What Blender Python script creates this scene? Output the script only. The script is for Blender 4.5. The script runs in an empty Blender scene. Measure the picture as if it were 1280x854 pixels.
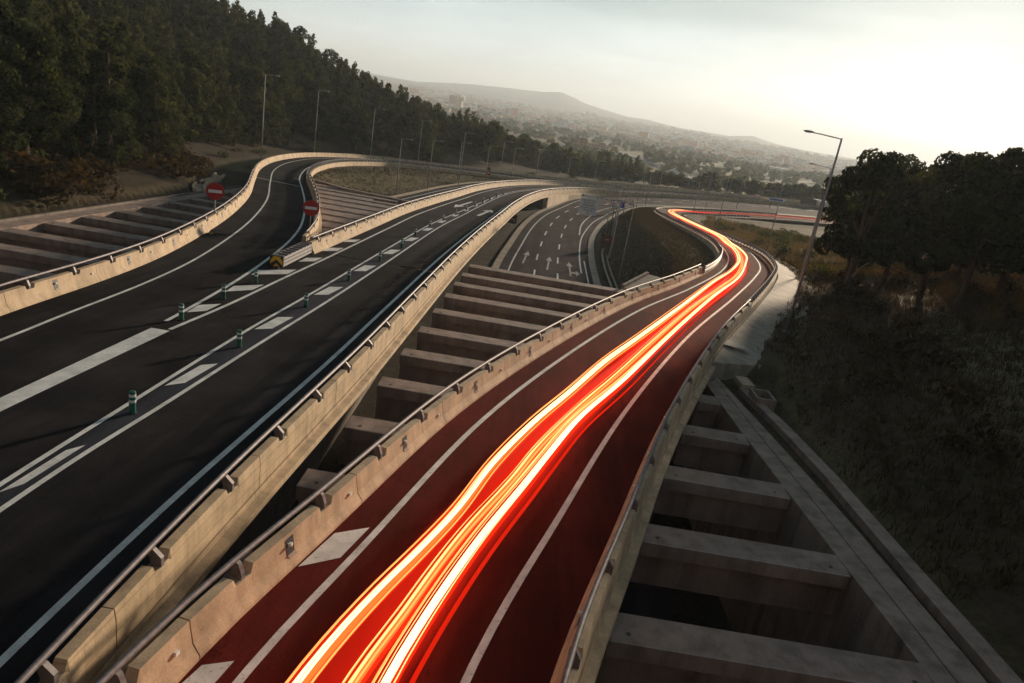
import bpy, math, random
import numpy as np
from mathutils import Vector, Matrix
random.seed(7); RNG = np.random.default_rng(7)
R = math.radians
sc = bpy.context.scene
col = sc.collection

# ------------------------------------------------------------------ camera
CAM_H = 11.5
cam = bpy.data.cameras.new('camera'); cam_o = bpy.data.objects.new('camera', cam); col.objects.link(cam_o)
PITCH = R(17.817); ROLL = R(9.5636)
rt = Vector((1, 0, 0)); upc = Vector((0, math.sin(PITCH), math.cos(PITCH))); fw = Vector((0, math.cos(PITCH), -math.sin(PITCH)))
cr, sr = math.cos(ROLL), math.sin(ROLL)
xr = cr*rt + sr*upc; yu = -sr*rt + cr*upc
cam_o.matrix_world = Matrix(((xr.x, yu.x, -fw.x, 0), (xr.y, yu.y, -fw.y, 0), (xr.z, yu.z, -fw.z, CAM_H), (0, 0, 0, 1)))
cam.lens = 36*926.6/1280; cam.sensor_width = 36; cam.clip_start = 0.3; cam.clip_end = 60000
sc.camera = cam_o

# ------------------------------------------------------------------ sky, sun, exposure
SUN_AZ = 27.0      # degrees from +Y towards +X
SUN_EL = 8.0
w = bpy.data.worlds.new("World"); sc.world = w; w.use_nodes = True
nt = w.node_tree; nt.nodes.clear()
out = nt.nodes.new('ShaderNodeOutputWorld'); bg = nt.nodes.new('ShaderNodeBackground')
sky = nt.nodes.new('ShaderNodeTexSky'); sky.sky_type = 'NISHITA'; sky.sun_disc = False
sky.sun_elevation = R(SUN_EL); sky.sun_rotation = R(SUN_AZ); sky.altitude = 100
sky.air_density = 1.0; sky.dust_density = 1.0; sky.ozone_density = 2.0
hs = nt.nodes.new('ShaderNodeHueSaturation'); hs.inputs['Saturation'].default_value = 0.4; hs.inputs['Hue'].default_value = .5
tc = nt.nodes.new('ShaderNodeTexCoord'); mp = nt.nodes.new('ShaderNodeMapping'); mp.inputs['Scale'].default_value = (1.2, 1.2, 7)
nz = nt.nodes.new('ShaderNodeTexNoise'); nz.inputs['Scale'].default_value = 2.2; nz.inputs['Detail'].default_value = 7; nz.inputs['Roughness'].default_value = .6
rp = nt.nodes.new('ShaderNodeValToRGB'); rp.color_ramp.elements[0].position = .45; rp.color_ramp.elements[1].position = .8
rp.color_ramp.elements[0].color = (0, 0, 0, 1); rp.color_ramp.elements[1].color = (.45, .45, .45, 1)
mx = nt.nodes.new('ShaderNodeMix'); mx.data_type = 'RGBA'
hs2 = nt.nodes.new('ShaderNodeHueSaturation'); hs2.inputs['Saturation'].default_value = .2; hs2.inputs['Value'].default_value = 1.25
L = nt.links.new
L(sky.outputs[0], hs.inputs['Color']); L(sky.outputs[0], hs2.inputs['Color'])
L(tc.outputs['Generated'], mp.inputs[0]); L(mp.outputs[0], nz.inputs['Vector']); L(nz.outputs[0], rp.inputs[0])
L(rp.outputs[0], mx.inputs['Factor']); L(hs.outputs[0], mx.inputs['A']); L(hs2.outputs[0], mx.inputs['B'])
tint = nt.nodes.new('ShaderNodeMix'); tint.data_type = 'RGBA'; tint.blend_type = 'MULTIPLY'; tint.inputs['Factor'].default_value = 1; tint.inputs['B'].default_value = (1, 1, 1, 1)
L(mx.outputs['Result'], tint.inputs['A']); L(tint.outputs['Result'], bg.inputs[0]); bg.inputs[1].default_value = 0.014
# thin high stratus in front of the clear sky: pale at the horizon, blue-grey overhead
sx = nt.nodes.new('ShaderNodeSeparateXYZ'); L(tc.outputs['Generated'], sx.inputs[0])
vr = nt.nodes.new('ShaderNodeValToRGB'); e = vr.color_ramp.elements
e[0].position = 0.0; e[0].color = (.50, .525, .52, 1); e[1].position = .55; e[1].color = (.045, .08, .10, 1)
for p_, c_ in ((.055, (.50, .535, .535)), (.09, (.40, .46, .47)), (.13, (.25, .32, .335)), (.20, (.115, .17, .185)), (.3, (.07, .115, .135))): q_ = e.new(p_); q_.color = (*c_, 1)
L(sx.outputs['Z'], vr.inputs[0])
cm_ = nt.nodes.new('ShaderNodeMix'); cm_.data_type = 'RGBA'; cm_.blend_type = 'MULTIPLY'; cm_.inputs['Factor'].default_value = 1
cr_ = nt.nodes.new('ShaderNodeValToRGB'); cr_.color_ramp.elements[0].position = .38; cr_.color_ramp.elements[0].color = (.82, .85, .87, 1); cr_.color_ramp.elements[1].position = .66; cr_.color_ramp.elements[1].color = (1.18, 1.15, 1.12, 1)
L(nz.outputs[0], cr_.inputs[0]); L(vr.outputs[0], cm_.inputs['A']); L(cr_.outputs[0], cm_.inputs['B'])
dt = nt.nodes.new('ShaderNodeVectorMath'); dt.operation = 'DOT_PRODUCT'; L(tc.outputs['Generated'], dt.inputs[0]); dt.inputs[1].default_value = (math.sin(R(SUN_AZ)), math.cos(R(SUN_AZ)), .02)
dr_ = nt.nodes.new('ShaderNodeValToRGB'); de = dr_.color_ramp.elements; de[0].position = 0; de[0].color = (.55, .6, .63, 1); de[1].position = 1; de[1].color = (1.05, 1.0, .92, 1)
for p_, c_ in ((.55, (.60, .70, .76)), (.80, (.90, .98, 1.03)), (.95, (1.04, 1.05, 1.04))): q_ = de.new(p_); q_.color = (*c_, 1)
L(dt.outputs['Value'], dr_.inputs[0]); cm2 = nt.nodes.new('ShaderNodeMix'); cm2.data_type = 'RGBA'; cm2.blend_type = 'MULTIPLY'; cm2.inputs['Factor'].default_value = 1
L(cm_.outputs['Result'], cm2.inputs['A']); L(dr_.outputs[0], cm2.inputs['B'])
bg2 = nt.nodes.new('ShaderNodeBackground'); L(cm2.outputs['Result'], bg2.inputs[0]); bg2.inputs[1].default_value = .88
ad = nt.nodes.new('ShaderNodeAddShader'); L(bg.outputs[0], ad.inputs[0]); L(bg2.outputs[0], ad.inputs[1])
L(ad.outputs[0], out.inputs[0])
sun = bpy.data.lights.new('sun', 'SUN'); sun.energy = 4.6; sun.angle = R(3.0); sun.color = (1.0, .80, .58)
sun_o = bpy.data.objects.new('sun', sun); col.objects.link(sun_o)
sd = Vector((math.sin(R(SUN_AZ))*math.cos(R(SUN_EL)), math.cos(R(SUN_AZ))*math.cos(R(SUN_EL)), math.sin(R(SUN_EL))))
sun_o.rotation_euler = (-sd).to_track_quat('-Z', 'Y').to_euler()
vs = sc.view_settings
sc.display_settings.display_device = 'sRGB'
vs.view_transform = 'Standard'; vs.look = 'None'; vs.gamma = 1; vs.exposure = 0.74; vs.use_curve_mapping = False
sc.cycles.use_denoising = True
sc.cycles.max_bounces = 6; sc.cycles.diffuse_bounces = 2; sc.cycles.glossy_bounces = 2; sc.cycles.transmission_bounces = 3
sc.cycles.volume_bounces = 0; sc.cycles.transparent_max_bounces = 8
sc.cycles.use_adaptive_sampling = True; sc.cycles.adaptive_threshold = 0.02

# ------------------------------------------------------------------ helpers
def tag(o, label=None, cat=None, group=None, kind=None):
    if label: o['label'] = label
    if cat: o['category'] = cat
    if group: o['group'] = group
    if kind: o['kind'] = kind
    return o
def empty(name, loc=(0, 0, 0), rz=0.):
    o = bpy.data.objects.new(name, None); col.objects.link(o); o.location = loc; o.rotation_euler = (0, 0, rz); return o
def copy_tree(o, parent=None):
    c = o.copy(); col.objects.link(c)
    if parent: c.parent = parent
    for ch in list(o.children): copy_tree(ch, c)
    return c
class MB:
    def __init__(s): s.v = []; s.f = []; s.m = []; s.col = None
    def quad(s, a, b, c, d, m=0):
        n = len(s.v); s.v += [tuple(a), tuple(b), tuple(c), tuple(d)]; s.f.append((n, n+1, n+2, n+3)); s.m.append(m)
    def poly(s, pts, m=0):
        n = len(s.v); s.v += [tuple(p) for p in pts]; s.f.append(tuple(range(n, n+len(pts)))); s.m.append(m)
    def box(s, c, size, rz=0., m=0, taper=1.):
        cx, cy, cz = c; hx, hy, hz = [q/2 for q in size]; ca, sa = math.cos(rz), math.sin(rz); n = len(s.v)
        for k, zz in enumerate((-hz, hz)):
            t = 1 if k == 0 else taper
            for (x, y) in ((-hx, -hy), (hx, -hy), (hx, hy), (-hx, hy)):
                s.v.append((cx+(x*ca-y*sa)*t, cy+(x*sa+y*ca)*t, cz+zz))
        for f in ((0, 3, 2, 1), (4, 5, 6, 7), (0, 1, 5, 4), (1, 2, 6, 5), (2, 3, 7, 6), (3, 0, 4, 7)):
            s.f.append(tuple(n+i for i in f)); s.m.append(m)
    def tube(s, pts, r, n=8, m=0, cap=True):
        pts = [Vector(p) for p in pts]; rs = r if hasattr(r, '__len__') else [r]*len(pts); base = len(s.v)
        for i, p in enumerate(pts):
            t = (pts[min(i+1, len(pts)-1)]-pts[max(i-1, 0)]).normalized()
            a = t.cross(Vector((0, 0, 1)));
            if a.length < 1e-3: a = Vector((1, 0, 0))
            a.normalize(); b = a.cross(t).normalized()
            for k in range(n):
                th = 2*math.pi*k/n; q = p+a*(math.cos(th)*rs[i])+b*(math.sin(th)*rs[i]); s.v.append(tuple(q))
        for i in range(len(pts)-1):
            for k in range(n):
                s.f.append((base+i*n+k, base+i*n+(k+1) % n, base+(i+1)*n+(k+1) % n, base+(i+1)*n+k)); s.m.append(m)
        if cap:
            s.f.append(tuple(base+k for k in range(n))[::-1]); s.m.append(m)
            e = base+(len(pts)-1)*n; s.f.append(tuple(e+k for k in range(n))); s.m.append(m)
    def sweep(s, rings, closed=True, m=0, caps=True):
        n = len(rings[0]); base = len(s.v)
        for r_ in rings: s.v += [tuple(p) for p in r_]
        for i in range(len(rings)-1):
            for k in range(n if closed else n-1):
                s.f.append((base+i*n+k, base+i*n+(k+1) % n, base+(i+1)*n+(k+1) % n, base+(i+1)*n+k)); s.m.append(m[k] if isinstance(m, (list, tuple)) else m)
        if isinstance(m, (list, tuple)): m = 0
        if caps and closed:
            s.f.append(tuple(base+k for k in range(n))[::-1]); s.m.append(m)
            e = base+(len(rings)-1)*n; s.f.append(tuple(e+k for k in range(n))); s.m.append(m)
    def prism(s, pts2, o, ax, ay, az, th, m=0):
        """polygon pts2 in plane (ax, ay) at o, extruded +-th/2 along az"""
        n = len(pts2); b = len(s.v)
        for sg in (-1, 1):
            for (u, v) in pts2: s.v.append(tuple(o+ax*u+ay*v+az*(sg*th/2)))
        s.f.append(tuple(b+i for i in range(n))[::-1]); s.m.append(m)
        s.f.append(tuple(b+n+i for i in range(n))); s.m.append(m)
        for i in range(n): s.f.append((b+i, b+(i+1) % n, b+n+(i+1) % n, b+n+i)); s.m.append(m)
    def build(s, name, mats, parent=None, smooth=False, fix=True):
        me = bpy.data.meshes.new(name); me.from_pydata(s.v, [], s.f)
        if not isinstance(mats, (list, tuple)): mats = [mats]
        for q in mats: me.materials.append(q)
        if len(mats) > 1: me.polygons.foreach_set('material_index', s.m)
        if smooth: me.polygons.foreach_set('use_smooth', [True]*len(me.polygons))
        me.update()
        if fix:
            import bmesh
            bm = bmesh.new(); bm.from_mesh(me); bmesh.ops.recalc_face_normals(bm, faces=bm.faces); bm.to_mesh(me); bm.free()
        o = bpy.data.objects.new(name, me); col.objects.link(o)
        if parent: o.parent = parent
        return o

# ---- curves (x, y in metres; the camera stands above (0, 0), looking along +y)
def crv(k, step=1.2):
    P = np.array(k, float); P = np.vstack([2*P[0]-P[1], P, 2*P[-1]-P[-2]]); o = []
    for i in range(1, len(P)-2):
        p0, p1, p2, p3 = P[i-1:i+3]
        d1 = max(np.linalg.norm(p1-p0)**.5, 1e-4); d2 = max(np.linalg.norm(p2-p1)**.5, 1e-4); d3 = max(np.linalg.norm(p3-p2)**.5, 1e-4)
        m1 = ((p1-p0)/d1-(p2-p0)/(d1+d2)+(p2-p1)/d2)*d2; m2 = ((p2-p1)/d2-(p3-p1)/(d2+d3)+(p3-p2)/d3)*d2
        n = max(2, int(np.linalg.norm(p2-p1)/.5)); t = np.linspace(0, 1, n, endpoint=False)[:, None]
        o.append((2*t**3-3*t**2+1)*p1+(t**3-2*t**2+t)*m1+(-2*t**3+3*t**2)*p2+(t**3-t**2)*m2)
    o = np.vstack(o+[P[-2][None]])
    return resamp(o, step=step)
def arclen(p): return np.concatenate([[0], np.cumsum(np.linalg.norm(np.diff(p, axis=0), axis=1))])
def resamp(p, step=None, n=None):
    s = arclen(p); n = n or max(2, int(round(s[-1]/step))+1); t = np.linspace(0, s[-1], n)
    return np.stack([np.interp(t, s, p[:, 0]), np.interp(t, s, p[:, 1])], 1)
def normals(p):
    t = np.gradient(p, axis=0); t /= np.linalg.norm(t, axis=1)[:, None]+1e-9
    return np.stack([t[:, 1], -t[:, 0]], 1)      # right-hand side
def off(p, d): return p+normals(p)*(np.asarray(d)[..., None] if hasattr(d, '__len__') else d)
def yclip(p, a=-1e9, b=1e9): return p[(p[:, 1] >= a) & (p[:, 1] <= b)]
def sub(p, s0, s1, step=.6):
    s = arclen(p); n = max(2, int((s1-s0)/step)+1); t = np.linspace(s0, s1, n)
    return np.stack([np.interp(t, s, p[:, 0]), np.interp(t, s, p[:, 1])], 1)
def zU(x, y):
    y = np.asarray(y, float); q = np.clip(y-10, 0, 10); return np.maximum(-9.3, -0.045*(q*q/20+np.maximum(0, y-20)))
def zC(x, y):
    y = np.asarray(y, float); return np.where(y < 110, zU(x, y), np.maximum(-9.3, -4.275-(y-110)*.0558))
def zD(x, y): return np.full_like(np.asarray(y, float), -9.5)
AL = crv([(-19.6,-12),(-19.6,5),(-19.7,20),(-19.8,27),(-20.0,31),(-20.25,38),(-20.9,45),(-22.7,55.5),(-25,66),(-29,80.5),(-35,98),(-40.3,114),(-43.9,129),(-45.9,144),(-46.2,156),(-44.9,167),(-40.5,183),(-30,196.5),(-19.7,207.8),(-6.3,219.8),(8.5,231.5),(17.5,237.5),(34,254.5),(50.5,268),(67,277.6),(85,289.6),(105,303),(146,333),(246,406)])
ARn = crv([(-16.2,21.7),(-16.11,31.6),(-16.35,36.1),(-16.88,43),(-17.86,51.2),(-19.1,59),(-20.6,66),(-23.1,75),(-26.4,85.4),(-30.3,96.6),(-34.5,108.5),(-37.9,120.8),(-40.1,131),(-41.8,145),(-42.1,156),(-41.0,166),(-37.2,180.5),(-27.4,193.3),(-17,204.4),(-3.8,216.2),(10.9,227.8),(20.2,233.9),(37,251),(53,264.4),(69,273.8),(87.5,285.8),(107.5,299.3),(149,329),(249,402)])
Br = crv([(-8.7,-12),(-8.6,5),(-8.5,12),(-8.3,19),(-8.15,23),(-7.9,30),(-7.65,43),(-7.3,60),(-6.7,77),(-5.7,97.6),(-4.6,119),(-2.7,142),(0.6,165),(5.6,184),(11,199),(18.5,212.5),(27,224),(43,243),(59.5,260),(77.5,275.5),(97.5,292.5),(138,325),(238,398)])
dbr = crv([(-11.9,-12),(-11.85,5),(-11.8,18),(-11.6,23),(-11.35,31),(-10.95,41),(-10.6,55),(-10,82),(-9.05,98),(-7.9,118),(-6.0,142.7),(-2.6,165),(2.5,185),(8.2,201),(15.7,214.6),(24.4,226.5),(40.3,245.3)])
dbl = crv([(-12.7,-12),(-12.65,5),(-12.6,20),(-12.55,33),(-12.25,43),(-11.85,61),(-11.1,84),(-9.8,102),(-8.5,120),(-6.6,143),(-3.2,165.5),(1.9,185.3),(7.5,201.5),(15,215.3),(23.7,227.3),(39.7,246)])
BL = crv([(-15.4,31.4),(-15.05,37.2),(-14.9,44.4),(-14.65,53.3),(-14.5,60.5),(-14.2,75),(-13.9,88.6),(-12.8,106),(-11.5,122),(-9.95,142),(-6.8,164.5),(-1.9,186),(3.6,203),(11.2,217.2),(20.5,229.5),(36.6,248.3),(53,265.5),(71.5,281.3),(91.8,298.5),(132,331),(232,404)])
CL = crv([(-6.3,-12),(-5.05,5),(-4.16,11.5),(-2.93,16.8),(-0.75,26.4),(2.75,37.4),(9.05,54),(15.5,68),(22.5,85),(26.4,98),(28.5,109),(29.6,118),(29.9,128),(29.6,143),(29.1,158),(29.1,172),(30.6,184),(35,195),(43,205.5),(58,220.5),(80,238),(113,258.5),(200,312),(310,378)])
CR = crv([(-1.6,-12),(-0.9,5),(0.2,12.4),(2.34,20.1),(5.39,30.4),(11.54,47.8),(19.2,66.5),(26,83.8),(29.6,94.2),(32.1,105.7),(33.2,114),(33.3,121),(33.0,130),(32.2,145),(32.0,158),(32.4,170),(34,180),(38.2,190),(46,200),(61,215),(83,233),(116,254),(203,308),(313,374)])
DL = crv([(-2.0,-12),(-2.0,60),(-2.0,95.6),(-1.1,113.8),(0.4,135.7),(2.7,153.3),(5.7,167),(9.6,184),(14.9,201.5),(21.6,212.5),(30,222.8),(45.8,241.3),(62.3,257.5),(80.3,272.5),(100.3,289.5),(140.5,321.5),(240.5,394.5)])
DRt = crv([(7.9,-12),(7.9,60),(7.9,98.5),(7.95,108.7),(8.3,119),(9.05,130.7),(10.5,142),(12.3,152.8),(14.8,163.4),(21.0,185.7),(28.6,203),(43.5,219.3),(66.5,238),(93.5,258),(112,270.5),(170,309),(270,375)])
DE = off(DRt, 1.35)
EL = crv([(-33.6,-12),(-33.6,108),(-30.2,124),(-26.05,142),(-20.3,171),(-14.5,190),(-6,205),(4,217),(16,228),(32,243.5),(49,258.5),(66,269),(105,295.5),(150,326),(250,399)])

# ------------------------------------------------------------------ materials
def newmat(name): 
    m = bpy.data.materials.new(name); m.use_nodes = True; t = m.node_tree; b = t.nodes['Principled BSDF']; return m, t, b
def noise(t, scale, detail=5, rough=.6, vec=None, dist=0):
    n = t.nodes.new('ShaderNodeTexNoise'); n.inputs['Scale'].default_value = scale; n.inputs['Detail'].default_value = detail
    n.inputs['Roughness'].default_value = rough; n.inputs['Distortion'].default_value = dist
    if vec: t.links.new(vec, n.inputs['Vector'])
    return n
def ramp(t, src, stops):
    r = t.nodes.new('ShaderNodeValToRGB'); e = r.color_ramp.elements
    while len(e) < len(stops): e.new(.5)
    for q, (p, c) in zip(e, stops): q.position = p; q.color = (*c, 1) if len(c) == 3 else c
    t.links.new(src, r.inputs[0]); return r
def mixc(t, fac, a, b, mode='MIX'):
    m = t.nodes.new('ShaderNodeMix'); m.data_type = 'RGBA'; m.blend_type = mode
    for k, s in (('Factor', fac), ('A', a), ('B', b)):
        if isinstance(s, (int, float)): m.inputs[k].default_value = s
        elif isinstance(s, tuple): m.inputs[k].default_value = (*s, 1)
        else: t.links.new(s, m.inputs[k])
    return m.outputs['Result']
def objv(t, scale=(1, 1, 1)):
    g = t.nodes.new('ShaderNodeNewGeometry'); m = t.nodes.new('ShaderNodeMapping'); m.inputs['Scale'].default_value = scale
    t.links.new(g.outputs['Position'], m.inputs[0]); return m.outputs[0]
def bump(t, b, src, strength, dist=.02):
    n = t.nodes.new('ShaderNodeBump'); n.inputs['Strength'].default_value = strength; n.inputs['Distance'].default_value = dist
    t.links.new(src, n.inputs['Height']); t.links.new(n.outputs[0], b.inputs['Normal'])
def simple(name, c, rough=.6, metal=0, var=.12, scale=3.):
    m, t, b = newmat(name); n = noise(t, scale, 4, .6, objv(t))
    r = ramp(t, n.outputs[0], [(.3, tuple(q*(1-var) for q in c)), (.7, tuple(min(1, q*(1+var)) for q in c))])
    t.links.new(r.outputs[0], b.inputs['Base Color']); b.inputs['Roughness'].default_value = rough; b.inputs['Metallic'].default_value = metal
    return m
def asphalt(name, c1, c2):
    m, t, b = newmat(name); v = objv(t)
    n1 = noise(t, .25, 6, .6, v); n2 = noise(t, 42, 3, .8, v); n3 = noise(t, 3.5, 6, .7, objv(t, (1, .08, 1)))
    a = ramp(t, n1.outputs[0], [(.35, c1), (.68, c2)]).outputs[0]
    g = ramp(t, n2.outputs[0], [(.32, (.45, .45, .45)), (.7, (1.6, 1.6, 1.6))]).outputs[0]
    s = ramp(t, n3.outputs[0], [(.35, (.82, .82, .82)), (.65, (1.12, 1.12, 1.12))]).outputs[0]
    c = mixc(t, 1., a, g, 'MULTIPLY'); c = mixc(t, 1., c, s, 'MULTIPLY')
    t.links.new(c, b.inputs['Base Color']); b.inputs['Roughness'].default_value = .82
    b.inputs['Specular IOR Level'].default_value = .03; b.inputs['Roughness'].default_value = .97
    vo = t.nodes.new('ShaderNodeTexVoronoi'); vo.feature = 'DISTANCE_TO_EDGE'; vo.inputs['Scale'].default_value = .16; nw = noise(t, 1.2, 4, .7, v)
    va = t.nodes.new('ShaderNodeVectorMath'); va.operation = 'ADD'; t.links.new(v, va.inputs[0]); t.links.new(nw.outputs['Color'], va.inputs[1]); t.links.new(va.outputs[0], vo.inputs['Vector'])
    ck = ramp(t, vo.outputs['Distance'], [(0, (.55, .55, .55)), (.0035, (1, 1, 1))]).outputs[0]
    n5 = noise(t, .55, 3, .5, objv(t, (1, .02, 1)), .2); pl = ramp(t, n5.outputs[0], [(.40, (.80, .80, .80)), (.60, (1.22, 1.2, 1.2))]).outputs[0]
    n6 = noise(t, .9, 5, .7, v, .8); st = ramp(t, n6.outputs[0], [(.27, (.6, .6, .6)), (.36, (1, 1, 1))]).outputs[0]
    for q in (ck, pl, st): c = mixc(t, 1., c, q, 'MULTIPLY')
    t.links.new(c, b.inputs['Base Color'])
    bump(t, b, n2.outputs[0], .5, .01); return m
def concrete(name, c, dark=.55, boards=None, var=1., streak=.5):
    m, t, b = newmat(name); v = objv(t)
    n1 = noise(t, .9, 7, .65, v); n2 = noise(t, 22, 4, .7, v); n3 = noise(t, 1.6, 6, .6, objv(t, (1, 1, .06)))
    n4 = noise(t, 3.1, 5, .75, v, .6)
    a = ramp(t, n1.outputs[0], [(.28, tuple(q*dark for q in c)), (.5, tuple(q*.9 for q in c)), (.75, tuple(min(1, q*1.15) for q in c))]).outputs[0]
    s = ramp(t, n3.outputs[0], [(.33, (1-streak, 1-streak, 1-streak)), (.55, (1, 1, 1))]).outputs[0]
    g = ramp(t, n2.outputs[0], [(.3, (.8, .8, .8)), (.7, (1.12, 1.12, 1.12))]).outputs[0]
    k = ramp(t, n4.outputs[0], [(.26, (.42, .38, .33)), (.36, (1, 1, 1))]).outputs[0]
    x = mixc(t, 1., a, s, 'MULTIPLY'); x = mixc(t, 1., x, g, 'MULTIPLY'); x = mixc(t, 1., x, k, 'MULTIPLY')
    n7 = noise(t, 2.2, 5, .7, objv(t, (5, 5, .12))); dp = ramp(t, n7.outputs[0], [(.30, (.6, .55, .5)), (.38, (1, 1, 1)), (.72, (1, 1, 1)), (.78, (1.25, 1.22, 1.18))]).outputs[0]
    gm = t.nodes.new('ShaderNodeNewGeometry'); sp = t.nodes.new('ShaderNodeSeparateXYZ'); t.links.new(gm.outputs['Normal'], sp.inputs[0]); ab = t.nodes.new('ShaderNodeMath'); ab.operation = 'ABSOLUTE'; t.links.new(sp.outputs['Z'], ab.inputs[0]); iv = t.nodes.new('ShaderNodeMath'); iv.operation = 'LESS_THAN'; t.links.new(ab.outputs[0], iv.inputs[0]); iv.inputs[1].default_value = .7
    x = mixc(t, iv.outputs[0], x, mixc(t, 1., x, dp, 'MULTIPLY'))
    if boards:
        wv = t.nodes.new('ShaderNodeTexWave'); wv.wave_type = 'BANDS'; wv.bands_direction = 'Z'; wv.inputs['Scale'].default_value = boards
        wv.inputs['Distortion'].default_value = .4; wv.inputs['Detail'].default_value = 2
        # the deck falls 4.5% along y: level the boards with it
        v2 = t.nodes.new('ShaderNodeVectorMath'); v2.operation = 'DOT_PRODUCT'; v2.inputs[1].default_value = (0, .045, 1)
        t.links.new(v, v2.inputs[0]); cx = t.nodes.new('ShaderNodeCombineXYZ'); t.links.new(v2.outputs['Value'], cx.inputs['Z']); t.links.new(cx.outputs[0], wv.inputs['Vector'])
        q = ramp(t, wv.outputs[0], [(0, (.8, .76, .7)), (.06, (1, 1, 1))]).outputs[0]; x = mixc(t, 1., x, q, 'MULTIPLY')
        bump(t, b, wv.outputs[0], .15, .01)
    else: bump(t, b, n2.outputs[0], .3, .01)
    t.links.new(x, b.inputs['Base Color']); b.inputs['Roughness'].default_value = .85; return m
M = {}
M['asph'] = asphalt('asphalt', (.015, .014, .0155), (.034, .0315, .033))
M['asph_red_spill'] = asphalt('asphalt_ramp_red_spill', (.078, .012, .009), (.120, .018, .013))  # brownish red asphalt, deepened with the streaks' red light put into its colour
M['asph_blue'] = asphalt('asphalt_median', (.035, .037, .046), (.05, .052, .064))
M['asph_low'] = asphalt('asphalt_lower', (.042, .034, .036), (.068, .056, .058))
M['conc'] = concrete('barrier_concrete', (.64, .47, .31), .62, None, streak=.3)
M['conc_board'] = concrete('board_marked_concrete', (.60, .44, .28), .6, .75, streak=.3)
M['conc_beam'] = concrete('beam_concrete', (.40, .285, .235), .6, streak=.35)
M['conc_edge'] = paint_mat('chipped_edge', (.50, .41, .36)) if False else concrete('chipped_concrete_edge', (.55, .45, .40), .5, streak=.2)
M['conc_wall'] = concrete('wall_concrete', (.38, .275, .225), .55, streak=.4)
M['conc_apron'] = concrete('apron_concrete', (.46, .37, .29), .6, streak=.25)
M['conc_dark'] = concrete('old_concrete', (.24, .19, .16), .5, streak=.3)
def paint_mat(name, c):
    m, t, b = newmat(name); v = objv(t); n = noise(t, 9, 6, .75, v); n2 = noise(t, 1.3, 4, .6, v)
    n.inputs['Distortion'].default_value = .4; a = ramp(t, n.outputs[0], [(.31, tuple(q*.3 for q in c)), (.43, c)]).outputs[0]
    q = ramp(t, n2.outputs[0], [(.3, (.62, .62, .62)), (.7, (1, 1, 1))]).outputs[0]
    t.links.new(mixc(t, 1., a, q, 'MULTIPLY'), b.inputs['Base Color']); b.inputs['Roughness'].default_value = .6; return m
M['paint'] = paint_mat('road_paint', (.86, .85, .82)); M['paint_old'] = paint_mat('worn_road_paint', (.45, .42, .38))
M['steel'] = simple('galvanised_steel', (.20, .19, .20), .7, .2, .25, 6)
M['rail'] = simple('weathered_rail', (.17, .15, .16), .6, .3, .35, 5)
M['pole'] = simple('lamp_pole_steel', (.40, .40, .42), .5, .5, .15, 2)
M['dark'] = simple('dark_metal', (.03, .03, .035), .6)
M['green'] = simple('green_plastic', (.006, .13, .085), .4)
M['band'] = simple('reflective_white', (.85, .86, .84), .35, 0, .05)
M['red'] = simple('sign_red', (.50, .008, .008), .4, 0, .06); M['white'] = simple('sign_white', (.92, .92, .90), .45, 0, .04)
M['black'] = simple('sign_black', (.012, .012, .014), .5); M['yellow'] = simple('chevron_yellow', (.85, .42, .01), .4, 0, .06)
M['blue'] = simple('sign_blue', (.01, .13, .55), .4, 0, .06); M['lamp_glass'] = simple('lamp_lens', (.8, .8, .78), .25, 0, .03)
M['asbestos'] = simple('roof_grey', (.4, .38, .36), .8)
M['bark'] = simple('bark', (.11, .075, .05), .9, 0, .4, 4); M['deadwood'] = simple('dead_wood', (.33, .27, .22), .9, 0, .3, 8)
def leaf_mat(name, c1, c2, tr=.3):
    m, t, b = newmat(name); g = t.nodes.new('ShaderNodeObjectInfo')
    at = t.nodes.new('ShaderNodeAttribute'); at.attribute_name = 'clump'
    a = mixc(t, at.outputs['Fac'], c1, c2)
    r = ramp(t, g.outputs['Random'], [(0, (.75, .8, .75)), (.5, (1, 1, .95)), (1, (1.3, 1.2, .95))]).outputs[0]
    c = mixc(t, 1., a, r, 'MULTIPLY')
    d = t.nodes.new('ShaderNodeBsdfDiffuse'); l = t.nodes.new('ShaderNodeBsdfTranslucent'); s = t.nodes.new('ShaderNodeMixShader'); s.inputs[0].default_value = tr
    t.links.new(c, d.inputs[0]); c2_ = mixc(t, 1., c, (1.5, 1.35, .6), 'MULTIPLY'); t.links.new(c2_, l.inputs[0])
    t.links.new(d.outputs[0], s.inputs[1]); t.links.new(l.outputs[0], s.inputs[2]); t.nodes.remove(b)
    t.links.new(s.outputs[0], t.nodes['Material Output'].inputs[0]); return m
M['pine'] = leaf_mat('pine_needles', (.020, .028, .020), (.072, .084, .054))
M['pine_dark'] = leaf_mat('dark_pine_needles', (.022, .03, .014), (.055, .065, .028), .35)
M['scrub'] = leaf_mat('scrub_leaves', (.04, .05, .025), (.10, .11, .055), .2)
M['scrub_dark'] = leaf_mat('dark_scrub_leaves', (.038, .027, .018), (.11, .078, .05), .15)
M['turf'] = leaf_mat('turf_blades', (.065, .05, .034), (.155, .118, .075), .08)
M['drygrass'] = leaf_mat('dry_grass_blades', (.13, .095, .06), (.27, .20, .125), .15)
def emit(name, c, s):
    m = bpy.data.materials.new(name); m.use_nodes = True; t = m.node_tree; t.nodes.clear(); o = t.nodes.new('ShaderNodeOutputMaterial')
    e = t.nodes.new('ShaderNodeEmission'); e.inputs[0].default_value = (*c, 1); e.inputs[1].default_value = s
    t.links.new(e.outputs[0], o.inputs[0]); return m
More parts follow.
